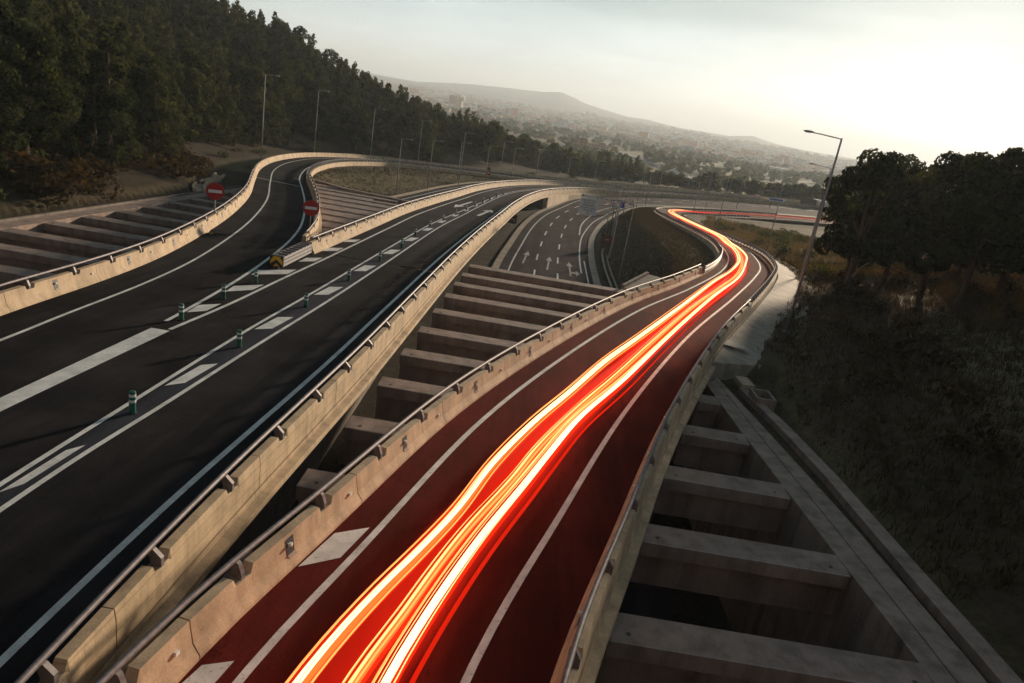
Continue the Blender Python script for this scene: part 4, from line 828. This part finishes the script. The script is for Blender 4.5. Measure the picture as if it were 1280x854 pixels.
streak(off(S1, -.30), .50, .02, M['lt_dim'], 'outermost dim red light ribbon on the left edge of the streaks', flat=2, wob=.04, ph=2, s1=T_['l'])
streak(S1, .74, .025, M['lt_or'], 'orange light band on the left of the streaks', flat=2.8, wob=.07, ph=.5, s1=T_['l'])
streak(S2, .76, .03, M['lt_or'], 'orange light band running down the middle of the streaks', flat=4, wob=.05, ph=1.4, s1=T_['m'])
streak(S3, .74, .022, M['lt_or'], 'orange light band on the right of the streaks', flat=3.4, wob=.06, ph=2.4, s1=T_['r'])
k = 0; rq = random.Random(5)
for c, key, nm, n_ in ((S1, 'l', 'left', 8), (S2, 'm', 'middle', 5), (S3, 'r', 'right', 7)):
    for j in range(n_):
        d = (j-(n_-1)/2)*.043; h = .80+.035*((j*5) % 7); hot = j in (3, 5) and nm != 'middle'
        mt = M['lt_hot'] if hot else (M['lt_white'], M['lt_or2'], M['lt_white'], M['lt_or2'])[j % 4]
        cc_ = 'cream' if mt is not M['lt_or2'] else 'orange'
        streak(off(c, d), h, .036 if hot else rq.uniform(.008, .02), mt, f'{ORD[j].replace("nearest", "first")} hair thin {cc_} light strand from the left in the {nm} bundle of streaks' if not hot else f'bright {cc_} light strand, number {j+1} from the left in the {nm} bundle', wob=.07, ph=k*1.7+rq.random()*1.5, flat=1.7 if hot else 1.2, s1=T_[key]+rq.uniform(-25, 12)); k += 1

# ------------------------------------------------------------------ vegetation
def crown_mesh(name, mat, clumps, n_leaf, leaf, seed, squash=.8):
    r = np.random.default_rng(seed); V = []; F = []; A = []
    for (cx, cy, cz, cr_) in clumps:
        n = int(n_leaf*(cr_/1.2)**2); d = r.normal(size=(n, 3)); d /= np.linalg.norm(d, axis=1)[:, None]; rad = cr_*(.55+.5*r.random(n)**.6)[:, None]; p = np.array([cx, cy, cz])+d*rad*np.array([1, 1, squash])
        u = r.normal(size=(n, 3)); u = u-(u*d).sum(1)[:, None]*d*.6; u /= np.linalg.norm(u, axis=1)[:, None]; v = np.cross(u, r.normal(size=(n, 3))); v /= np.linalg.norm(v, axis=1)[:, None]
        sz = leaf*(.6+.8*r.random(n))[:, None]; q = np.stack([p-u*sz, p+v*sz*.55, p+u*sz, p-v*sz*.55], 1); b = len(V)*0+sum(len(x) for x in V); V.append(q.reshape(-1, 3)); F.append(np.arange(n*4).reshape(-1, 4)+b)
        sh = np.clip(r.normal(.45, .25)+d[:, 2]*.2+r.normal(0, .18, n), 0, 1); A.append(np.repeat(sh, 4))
    V = np.vstack(V); F = np.vstack(F); A = np.concatenate(A)
    me = bpy.data.meshes.new(name); me.vertices.add(len(V)); me.vertices.foreach_set('co', V.astype(np.float32).ravel()); me.loops.add(F.size); me.loops.foreach_set('vertex_index', F.astype(np.int32).ravel()); me.polygons.add(len(F)); me.polygons.foreach_set('loop_start', np.arange(0, F.size, 4, dtype=np.int32)); me.update(calc_edges=True)
    at = me.attributes.new('clump', 'FLOAT', 'POINT'); at.data.foreach_set('value', A.astype(np.float32)); me.materials.append(mat); return me
def pine_clumps(r, H, W, n=26, cone=False):
    out_ = []
    for k in range(n):
        t = r.random(); a = r.uniform(0, 6.28)
        if cone: t = (k+.5)/n; zz = H*(.14+.86*t); rr = W*(1-t*.93)*math.sqrt(r.random())
        else: zz = H*((.30+.67*t) if n > 40 else (.30+.67*t)); rr = W*math.sqrt(max(.05, 1-abs(t-.42)**2*2.8))*math.sqrt(r.random())
        out_.append((rr*math.cos(a), rr*math.sin(a), zz, W*(r.uniform(.17, .30) if n > 40 else r.uniform(.28, .44)*((1.15-.72*t) if cone else 1))))
    return out_
def make_pine(seed, H=10, W=3.2, cone=False, n=26, leaves=150, leaf=.3, mat='pine', nm='pine_tree'):
    r = random.Random(seed); cl = pine_clumps(r, H, W, n, cone); o = empty(nm); cm = crown_mesh('crown', M[mat], cl, leaves, leaf, seed); c = bpy.data.objects.new('crown', cm); col.objects.link(c); c.parent = o
    m = MB(); bx, by_ = r.uniform(-.4, .4), r.uniform(-.4, .4); m.tube([(0, 0, -.8), (bx*.4, by_*.4, H*.25), (bx, by_, H*.55), (bx*1.2, by_*1.2, H*.88)], [.26*H/10, .2*H/10, .13*H/10, .04], 7)
    for q in r.sample(cl, min(8, len(cl))):
        z0 = H*r.uniform(.25, .5); m.tube([(bx*z0/H, by_*z0/H, z0), (q[0]*.55, q[1]*.55, (z0+q[2])/2+.2), (q[0], q[1], q[2])], [.09*H/10, .06*H/10, .02], 5)
    m.build('trunk', M['bark'], o); return o
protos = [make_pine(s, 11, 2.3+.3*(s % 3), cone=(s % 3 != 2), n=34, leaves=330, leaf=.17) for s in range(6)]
def put(proto, x, y, z, s, rz, label, cat, grp, used=set(), sz=1.):
    if id(proto) not in used: used.add(id(proto)); o = proto; keep.append(proto)
    else: o = copy_tree(proto)
    o.location = (x, y, z); o.scale = (s, s, s*sz); o.rotation_euler = (0, 0, rz); return tag(o, label, cat, grp)
keep = []
# the pine hill on the left
cand = []
TLc = crv(TL, 1.); TLn = normals(TLc); rr_ = random.Random(3)
gx = []
gxs, gys = np.meshgrid(np.arange(-230, 60, 3.4), np.arange(12, 440, 3.4)); gxs = gxs.ravel()+RNG.uniform(-1.4, 1.4, gxs.size); gys = gys.ravel()+RNG.uniform(-1.4, 1.4, gys.size)
dg, sg, ig = seg_dist(gxs, gys, TL)
for x, y, d, sd_, ii in zip(gxs, gys, dg, sg, ig):
    if sd_ > 0 or d < (5 if y < 110 else 6) or d > 118: continue
    az = math.degrees(math.atan2(x, y)); rad = math.hypot(x, y)
    if az < -58 or az > 7 or rad > 440: continue
    if rad > 230 and rr_.random() < .35: continue
    if y > 175 and d < 14 and rr_.random() < .8: continue
    if y > 222 and d < 34 and rr_.random() < .9: continue
    if az > -3 and rr_.random() < .85: continue
    if d < 9 and rr_.random() < .4: continue
    gx.append((float(x), float(y), float(d)))
gzs = ground(np.array([g_[0] for g_ in gx]), np.array([g_[1] for g_ in gx]))
order = sorted(range(len(gx)), key=lambda i: math.hypot(gx[i][0], gx[i][1]))
NT = 255; far_v = []
pine_label = {0: 'dark green pine among many on the hillside behind the left ramp', 1: 'pine in the wood on the left hill, crowded by other pines'}
low = [crown_mesh('low_crown', M['pine'], pine_clumps(random.Random(50+k), 11, 2.7, 22, k % 3 != 2), 100, .32, 50+k) for k in range(5)]
stepk = max(1, len(order)//NT)
chosen = set(order[:NT])
for n_, i in enumerate(order):
    x, y, d = gx[i]; s = rr_.choice((.6, .75, .9, 1, 1.1, 1.25))*rr_.uniform(.9, 1.1)
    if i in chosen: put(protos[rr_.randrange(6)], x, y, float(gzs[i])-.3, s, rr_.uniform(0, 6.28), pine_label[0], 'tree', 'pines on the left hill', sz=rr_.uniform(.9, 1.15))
    else: far_v.append((x, y, float(gzs[i])-.3, s, rr_.uniform(0, 6.28)))
def merged(name, meshes, spots, mat, label, cat):
    V = []; F = []; A = []; b = 0
    dat = []
    for me in meshes:
        v = np.zeros(len(me.vertices)*3, np.float32); me.vertices.foreach_get('co', v); f = np.zeros(len(me.loops), np.int32); me.loops.foreach_get('vertex_index', f); a = np.zeros(len(me.vertices), np.float32); me.attributes['clump'].data.foreach_get('value', a); dat.append((v.reshape(-1, 3), f.reshape(-1, 4), a))
    for k, (x, y, z, s, rz) in enumerate(spots):
        v, f, a = dat[k % len(dat)]; c_, s_ = math.cos(rz), math.sin(rz); q = v*s; q = np.stack([q[:, 0]*c_-q[:, 1]*s_+x, q[:, 0]*s_+q[:, 1]*c_+y, q[:, 2]+z], 1); V.append(q); F.append(f+b); A.append(np.clip(a+rr_.uniform(-.25, .25), 0, 1)); b += len(v)
    V = np.vstack(V); F = np.vstack(F); A = np.concatenate(A); me = bpy.data.meshes.new(name); me.vertices.add(len(V)); me.vertices.foreach_set('co', V.astype(np.float32).ravel()); me.loops.add(F.size); me.loops.foreach_set('vertex_index', F.astype(np.int32).ravel()); me.polygons.add(len(F)); me.polygons.foreach_set('loop_start', np.arange(0, F.size, 4, dtype=np.int32)); me.update(calc_edges=True)
    at = me.attributes.new('clump', 'FLOAT', 'POINT'); at.data.foreach_set('value', A.astype(np.float32)); me.materials.append(mat); o = bpy.data.objects.new(name, me); col.objects.link(o); return tag(o, label, cat, kind='stuff')
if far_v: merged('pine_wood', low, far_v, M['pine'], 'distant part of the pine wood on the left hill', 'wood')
# pines on the right
rp_ = [make_pine(70+k, 12.5, 4.3, False, 60, 330, .2, 'pine_dark') for k in range(4)]
RT = [(36.5,84,12.3,1.0,'round pine nearest the bright sky, its boughs showing against the light'),(45.5,95,12.6,.98,'pine just right of the round pine, with gaps of sky under its crown'),
      (45.2,85,13.6,1.05,'tall dark pine in the middle of the right-hand wood'),(43.2,74,14.6,1.1,'tall dark pine at the right end of the skyline'),(50,72,15,1.1,None),(49.5,78,13.5,.95,None),(52,66,14,1.05,None),(53,84,14.5,1.1,None),(56,98,13,1.05,None),(40.2,92,8.5,.9,None),(49.5,110,9.8,.95,None),(58,75,15.6,1.15,None),(62,88,15,1.15,None),(44.5,104,8,.85,None),(43.5,82,9,.8,None),(48.6,66,10,.8,None),(56,56,13,.95,None),(64,54,15,1.1,None),(60,62,15,1.15,None),(68,78,15,1.2,None),(58,50,13,1,None),(60,46,13,1.1,None)]
for i, (x, y, top, wd, lb) in enumerate(RT):
    z = gz(x, y)-.3; o = put(rp_[i % 4], x, y, z, 1, i*1.3, lb or 'dark pine massed behind the front trees of the right-hand wood', 'tree', 'pines on the right bank'); h = (top-z)/12.6; o.scale = (wd*.86*max(h, .75), wd*.86*max(h, .75), h)
# scrub
def bush_mesh(k, mat, n=9, leaves=150, leaf=.13):
    r = random.Random(200+k); cl = [(r.uniform(-.8, .8), r.uniform(-.8, .8), r.uniform(.25, .8), r.uniform(.35, .6)) for _ in range(n)]; return crown_mesh('shrub', M[mat], cl, leaves, leaf, 200+k)
bm_ = {q: [bush_mesh(k+10*j, q) for k in range(3)] for j, q in enumerate(('scrub', 'scrub_dark'))}
def bush(x, y, s, mat, label, grp):
    o = bpy.data.objects.new('shrub', bm_[mat][rr_.randrange(3)]); col.objects.link(o); o.location = (x, y, gz(x, y)-.1); o.scale = (s*rr_.uniform(.8, 1.3), s*rr_.uniform(.8, 1.3), s*rr_.uniform(.7, 1.1)); o.rotation_euler = (0, 0, rr_.uniform(0, 6.28)); return tag(o, label, 'shrub', grp)
for _ in range(60):
    y = rr_.uniform(30, 100); i = np.argmin(abs(np.array([p[1] for p in TR[:9]])-y)); x = float(np.interp(y, [p[1] for p in TR[:9]], [p[0] for p in TR[:9]]))+2.5+rr_.random()*22
    dl = x-float(np.interp(y, [p[1] for p in TR[:9]], [p[0] for p in TR[:9]]))
    if 12 < dl < 25 and rr_.random() < .85: continue
    bush(x, y, rr_.uniform(.7, 2.0), 'scrub_dark', 'dark scrub bush on the shaded slope at the right', 'bushes on the right slope')
for _ in range(112):
    y = rr_.uniform(100, 200); x = float(np.interp(y, [p[1] for p in TR[7:14]], [p[0] for p in TR[7:14]]))+2.2+rr_.random()**1.4*42
    bush(x, y, rr_.uniform(.5, 2.0), 'scrub', 'grey green bush on the dry bank beyond the ramp bend', 'bushes on the dry bank')
for _ in range(30):
    i = rr_.randrange(int(len(TLc)*.22), int(len(TLc)*.75)); d = rr_.uniform(2, 11); p = TLc[i]-TLn[i]*d; bush(float(p[0]), float(p[1]), rr_.uniform(.7, 1.9), 'scrub', 'pale bush at the foot of the pine hill', 'bushes below the pine hill')
for _ in range(56):
    y = rr_.uniform(35, 112); bush(-41.5-max(0, y-88)*.32-rr_.random()*12, y, rr_.uniform(1.4, 3.2), 'scrub_dark', 'dark bush at the foot of the left bank', 'bushes on the left bank')
# tufts of grass as one mass
def tufts(name, spots, mat, label, h=.35):
    n = len(spots); P = np.array(spots); a = RNG.uniform(0, 6.28, n*5); P = np.repeat(P, 5, 0)+np.concatenate([RNG.normal(0, .16, (n*5, 2)), np.zeros((n*5, 1))], 1); hh = h*RNG.uniform(.5, 1.4, n*5); w_ = .035
    dx = np.cos(a); dy = np.sin(a); ln = RNG.normal(0, .35, (n*5, 2))*hh[:, None]
    V = np.stack([P+np.stack([dx*w_, dy*w_, dx*0-.05], 1), P-np.stack([dx*w_, dy*w_, dx*0+.05], 1), P+np.stack([ln[:, 0], ln[:, 1], hh], 1)], 1).reshape(-1, 3); F = np.arange(len(V)).reshape(-1, 3)
    me = bpy.data.meshes.new(name); me.vertices.add(len(V)); me.vertices.foreach_set('co', V.astype(np.float32).ravel()); me.loops.add(F.size); me.loops.foreach_set('vertex_index', F.astype(np.int32).ravel()); me.polygons.add(len(F)); me.polygons.foreach_set('loop_start', np.arange(0, F.size, 3, dtype=np.int32)); me.update(calc_edges=True)
    at = me.attributes.new('clump', 'FLOAT', 'POINT'); at.data.foreach_set('value', np.repeat(RNG.random(n*5), 3).astype(np.float32)); me.materials.append(mat); o = bpy.data.objects.new(name, me); col.objects.link(o); return tag(o, label, 'grass', kind='stuff')
def scatter(n, fn):
    x, y = fn(n); z = ground(x, y); return np.stack([x, y, z], 1)
def rs_(n):
    y = 22+RNG.random(n)**1.2*95; x = np.interp(y, [p[1] for p in TR[:10]], [p[0] for p in TR[:10]])+np.where(y > 50, -1.6, .3)+RNG.random(n)**.9*31; return x, y
for _ in range(38):
    bush(rr_.uniform(47, 72), rr_.uniform(66, 108), rr_.uniform(1.4, 2.6), 'scrub_dark', 'dark undergrowth bush beneath the right-hand pines', 'undergrowth of the right-hand wood')
tufts('grass', scatter(15000, rs_), M['scrub_dark'], 'dark dry grass on the shaded slope at the right', .4)
def rs2(n):
    y = 60+RNG.random(n)*60; x = np.interp(y, [p[1] for p in TR[:10]], [p[0] for p in TR[:10]])+14+RNG.random(n)*11; return x, y
tufts('grass', scatter(6000, rs2), M['turf'], 'pale dry grass band in front of the right-hand pines', .5)
def dry(n):
    y = 100+RNG.random(n)*95; x = np.interp(y, [p[1] for p in TR[7:14]], [p[0] for p in TR[7:14]])+.4+RNG.random(n)*45; return x, y
tufts('grass', scatter(16000, dry), M['drygrass'], 'dry golden grass on the bank beyond the ramp bend', .55)
def bank(n):
    i = RNG.integers(0, len(EL)-1, n); c = EL[i]; nn_ = normals(EL)[i]; d = 1.8+RNG.random(n)*14; p = c-nn_*d[:, None]; k = (p[:, 1] > 118) & (p[:, 1] < 225); return p[k, 0], p[k, 1]
tufts('grass', scatter(16000, bank), M['turf'], 'olive turf on the bank between the left ramp and the lower road', .28)
def bank2(n):
    y = 80+RNG.random(n)*110; a_ = np.interp(y, DE[:, 1], DE[:, 0])+2; b_ = np.interp(y, C_lb[:, 1], C_lb[:, 0])-1; x = a_+(b_-a_)*RNG.random(n); return x, y
tufts('grass', scatter(14000, bank2), M['turf'], 'olive turf on the bank between the lower motorway and the red-lit ramp', .3)
# dead branch leaning out of the slope
db = empty('dead_tree', (26.5, 60, gz(26.5, 60))); db.location = (39.5, 88, gz(39.5, 88)); tag(db, 'bare pale dead trunk leaning out of the dark slope at the right', 'dead tree')
m = MB(); m.tube([(-1.6, 0, -.2), (-1.2, 0, 1.4), (-.2, 0, 3.0), (.9, .2, 4.0), (2.0, .3, 4.3)], [.16, .14, .11, .08, .04], 7); m.build('trunk', M['deadwood'], db); m = MB(); m.tube([(.9, .2, 4.0), (1.2, .2, 3.0), (1.3, .2, 2.0)], [.05, .03, .015], 5); m.tube([(.9, .2, 4.0), (2.2, .1, 3.6), (3.2, .2, 3.0)], [.05, .03, .015], 5); m.build('branch', M['deadwood'], db)

# ------------------------------------------------------------------ town in the valley
wallm = [simple(n_, c_, .85, 0, .1, .3) for n_, c_ in (('render_cream', (.74, .62, .45)), ('render_white', (.84, .81, .76)), ('render_ochre', (.72, .46, .25)), ('render_pink', (.72, .45, .34)), ('brick_orange', (.56, .22, .10)), ('render_grey', (.48, .46, .45)))]
roofm = [simple('roof_tile', (.42, .17, .09), .85, 0, .15, 1), simple('roof_pale', (.62, .57, .5), .85, 0, .15, 1)]
win = simple('window_dark', (.06, .06, .07), .3)
def house(x, y, z, w_, d_, h_, rz, wm, rm, pitched, label, grp, cat='house', name='house', floors=2, windows=True):
    o = empty(name, (x, y, z), rz); tag(o, label, cat, grp)
    m = MB(); m.box((0, 0, h_/2-3), (w_, d_, h_+6)); wl = m.build('wall', wm, o, fix=False)
    m = MB()
    if pitched: 
        e = .4; m.v += [(-w_/2-e, -d_/2-e, h_), (w_/2+e, -d_/2-e, h_), (w_/2+e, d_/2+e, h_), (-w_/2-e, d_/2+e, h_), (-w_/2, 0, h_+d_*.28), (w_/2, 0, h_+d_*.28)]; m.f += [(0, 1, 5, 4), (2, 3, 4, 5), (1, 2, 5), (3, 0, 4), (0, 3, 2, 1)]; m.m += [0]*5
    else: m.box((0, 0, h_+.3), (w_+.3, d_+.3, .6)); m.box((w_*.2, 0, h_+1.6), (w_*.25, d_*.3, 2.2))
    m.build('roof', rm, o, fix=False)
    if windows:
        nx = max(2, int(w_/3.4)); 
        if nx*floors <= 60:
            m = MB()
            for f_ in range(floors):
                for k in range(nx):
                    for sy in (-1, 1): m.box((-w_/2+(k+.5)*w_/nx, sy*d_/2, (f_+.55)*h_/floors), (w_/nx*.45, .12, h_/floors*.45))
                for sx in (-1, 1): m.box((sx*w_/2, 0, (f_+.55)*h_/floors), (.12, d_*.35, h_/floors*.45))
            m.build('window', win, o, fix=False)
    return o
rc_ = random.Random(11)
def azr(a, r_): return r_*math.sin(R(a)), r_*math.cos(R(a))
used_b = []
def ok_spot(x, y, md):
    for a, b in used_b:
        if abs(x-a) < md and abs(y-b) < md: return False
    used_b.append((x, y)); return True
# the landmark blocks
for (x, y, h, w_, wm, lb) in ((-332, 2600, 33, 18, 4, 'orange brick tower block above the pine wood, left of the pair'), (-314, 2612, 36, 17, 0, 'pale tower block squeezed between two orange towers'), (-300, 2590, 31, 14, 4, 'orange brick tower block, right of the pale one'), (-117, 2600, 44, 22, 4, 'tall orange tower block in the middle of the town'), (-150, 2640, 36, 26, 5, 'grey brown slab block left of the tall orange tower'), (-175, 2640, 33, 24, 3, 'pinkish slab block at the left of the middle group')):
    zz = 11.5+y*(-.0193 if x < -200 else -.0265); house(x, y, zz, w_, 14, h, rc_.uniform(-.2, .2), wallm[wm], roofm[1], False, lb, 'tower blocks in the town', 'tower block', 'tower_block', 11)
house(-112, 2300, 11.5-2300*.0285, 40, 20, 12, .1, wallm[0], roofm[1], False, 'long cream block at the foot of the tall orange tower', None, 'apartment block', 'apartment_block', 4)
house(43, 905, -27, 9, 10, 10, .15, wallm[4], roofm[1], False, 'dark red block end beside the pink factory range', None, 'factory', 'factory', 3); house(62, 915, -29, 26, 12, 7, .12, wallm[3], roofm[0], False, 'long pink factory range with a pale roof', None, 'factory', 'factory', 2)
house(100, 585, gz(100, 585)-.5, 8, 10, 4.5, .6, wallm[1], roofm[1], True, 'white shed with a grey roof by the far motorway', None, 'shed', 'shed', 1); house(106, 570, gz(106, 570)-.5, 9, 6, 3, .2, wallm[1], roofm[1], False, 'low white building right of the white shed', None, 'shed', 'shed', 1)
house(113, 640, gz(113, 640)-.5, 6, 6, 6, .2, wallm[1], roofm[1], True, 'small white house standing alone in the green fields', None, 'house', 'house', 2); house(83, 640, gz(83, 640)-.3, 14, 6, 3, .1, wallm[1], roofm[1], False, 'long low shed with a white roof among the trees', None, 'shed', 'shed', 1)
house(60, 470, gz(60, 470)-.3, 13, 7, 3.2, .5, wallm[3], roofm[0], True, 'farm shed with a red tiled roof among the trees', None, 'shed', 'shed', 1)
cnt = 0; stuff_spots = []
for _ in range(60000):
    a = rc_.uniform(-17, 33); q = rc_.random(); r_ = 1500+q**.9*3900; x, y = azr(a, r_)
    dens = .5+.5*math.sin(x*.004+1)*math.sin(y*.0035)+.35*math.sin(x*.011+y*.007)
    if a > 1 and r_ < 1700: dens -= .55
    if r_ > 5000: dens -= .2
    if rc_.random() > dens+.15 or len(stuff_spots) > 9000: continue
    stuff_spots.append((x, y, a, r_))
stuff_spots.sort(key=lambda t: t[3]); zs_ = ground(np.array([t[0] for t in stuff_spots]), np.array([t[1] for t in stuff_spots]))
protoH = []
for k in range(10):
    pt = k % 2 == 0; hh = (5, 7, 6, 10, 6, 12, 5, 8, 9, 6)[k]; w_ = (10, 13, 11, 16, 10, 15, 13, 18, 12, 20)[k]
    protoH.append((house(0, 0, 0, w_, 11, hh, 0, wallm[k % 6], roofm[0 if pt else 1], pt, 'x', 'houses of the town in the valley', 'house', 'house', max(2, int(hh/3))), pt, k))
cname = ['cream', 'white', 'ochre', 'pink', 'orange brick', 'grey']; usedp = set(); taken = []
massV = MB(); mats6 = wallm+roofm
for n_, ((x, y, a, r_), z) in enumerate(zip(stuff_spots, zs_)):
    if cnt < 285 and all(abs(x-p)+abs(y-q_) > 26 for p, q_ in taken):
        pr, pt, k = protoH[rc_.randrange(10)]
        if k not in usedp: usedp.add(k); o = pr
        else: o = copy_tree(pr)
        o.location = (x, y, float(z)-.3); o.rotation_euler = (0, 0, rc_.uniform(-.5, .5)); taken.append((x, y)); cnt += 1
        o['label'] = f'{cname[k % 6]} {"house with a red pitched roof" if pt else "flat roofed block"} in the near part of the valley town'; continue
    w_ = rc_.uniform(9, 20)*(1+r_/6000); d_ = rc_.uniform(8, 13); h_ = rc_.choice((5, 6, 7, 8, 9, 11, 14, 7))*(1 if rc_.random() < .95 else 2); rz = rc_.uniform(-.6, .6)
    massV.box((x, y, float(z)+h_/2-3), (w_, d_, h_+6), rz, rc_.choice((0, 0, 1, 1, 2, 3, 4, 5))); massV.box((x, y, float(z)+h_+.35), (w_*1.04, d_*1.06, .7), rz, 6+(rc_.random() < .55))
o = massV.build('town_blocks', mats6, fix=False); tag(o, 'countless small pale and orange houses of the town filling the valley', 'town', kind='stuff')
# long pale factory sheds in the plain
for i, (a, r_, w_, lb) in enumerate(((13.5, 1900, 190, 'very long pale warehouse in the middle of the plain'), (16.5, 2000, 120, 'pale warehouse right of the longest one'), (11.8, 2500, 150, 'long cream factory roof behind the warehouses'), (6.5, 2900, 130, 'long white shed at the edge of the town'), (17.8, 1500, 90, 'pale warehouse near the sunlit pine'), (9.5, 3300, 160, 'far white factory under the hills'))):
    x, y = azr(a, r_); house(x, y, gz(x, y), w_, 30, 9, R(-12+i*5), wallm[0 if i % 2 else 1], roofm[1], False, lb, None, 'warehouse', 'warehouse', 1, windows=False)
# trees of the valley
vt = []; 
for _ in range(3400):
    a = rc_.uniform(-8, 34); r_ = 300+rc_.random()**1.5*3000; x, y = azr(a, r_)
    if math.sin(x*.02+1.3)*math.sin(y*.013)+.4*math.sin(x*.05) < -.05 and rc_.random() < .8: continue
    dA, sA, _ = seg_dist(np.array([x]), np.array([y]), [(p[0], p[1]) for p in AL[::12]])
    if dA[0] < 26 and r_ < 420: continue
    vt.append((x, y, r_))
zz = ground(np.array([t[0] for t in vt]), np.array([t[1] for t in vt])); vt = [(x, y, float(z)-.3, rc_.uniform(.45, 1.0)*(1+r_/2500), rc_.uniform(0, 6)) for (x, y, r_), z in zip(vt, zz)]
vt.sort(key=lambda t: math.hypot(t[0], t[1]))
rb = [make_pine(90+k, 8, 4.2, False, 18, 110, .34, 'scrub', 'field_tree') for k in range(2)]
for i, t in enumerate(vt[:120]): put(rb[i % 2], t[0], t[1], t[2], t[3], t[4], 'broad tree among the fields below the far motorway', 'tree', 'trees in the near fields')
M['field'] = leaf_mat('field_tree_leaves', (.075, .09, .045), (.20, .20, .10), .4)
lowb = [crown_mesh('low_tree', M['scrub'], pine_clumps(random.Random(150+k), 8, 4, 9), 28, .95, 150+k) for k in range(3)]
merged('valley_trees', lowb, vt[120:], M['field'], 'scattered trees and thickets across the valley floor', 'trees')
for i, (x, y, top, lb) in enumerate(((72.5, 330, -4.5, 'dark round tree above the red van'), (84, 335, -5.2, 'pale round tree behind the far motorway'), (96, 345, -5.5, 'small round tree right of the pale round one'), (-8, 300, -2, 'broad dark tree on the dry slope behind the motorway'), (6, 330, -4, 'dark tree beside the broad one behind the motorway'), (22, 335, -8, 'narrow dark tree by the farm shed'))):
    z = gz(x, y); o = put(rb[i % 2], x, y, z-.3, 1, i, lb, 'tree', None); s = max(.6, (top-z)/8); o.scale = (s, s, s)
# far slip roads
m = None
fr = crv([(150, 560), (128, 640), (118, 760), (100, 900), (60, 1100)], 20)
def zg(x, y): return ground(np.atleast_1d(x), np.atleast_1d(y))[0]+.9
strip('road', off(fr, -6), off(fr, 6), zg, 0, M['asbestos']); fr2 = crv([(60, 420), (110, 430), (170, 440), (300, 470)], 15); strip('road', off(fr2, -5), off(fr2, 5), zg, 0, M['asbestos'])

# ------------------------------------------------------------------ the air
hm = bpy.data.materials.new('haze'); hm.use_nodes = True; t = hm.node_tree; t.nodes.clear(); oo = t.nodes.new('ShaderNodeOutputMaterial'); pv = t.nodes.new('ShaderNodeVolumePrincipled')
pv.inputs['Color'].default_value = (.80, .91, 1, 1); pv.inputs['Density'].default_value = 0.00018; pv.inputs['Anisotropy'].default_value = .25; t.links.new(pv.outputs[0], oo.inputs['Volume'])
m = MB(); m.box((0, 0, 35), (24600, 24600, 510)); hz = m.build('haze', hm); tag(hz, 'pale haze filling the valley', 'haze', kind='stuff')
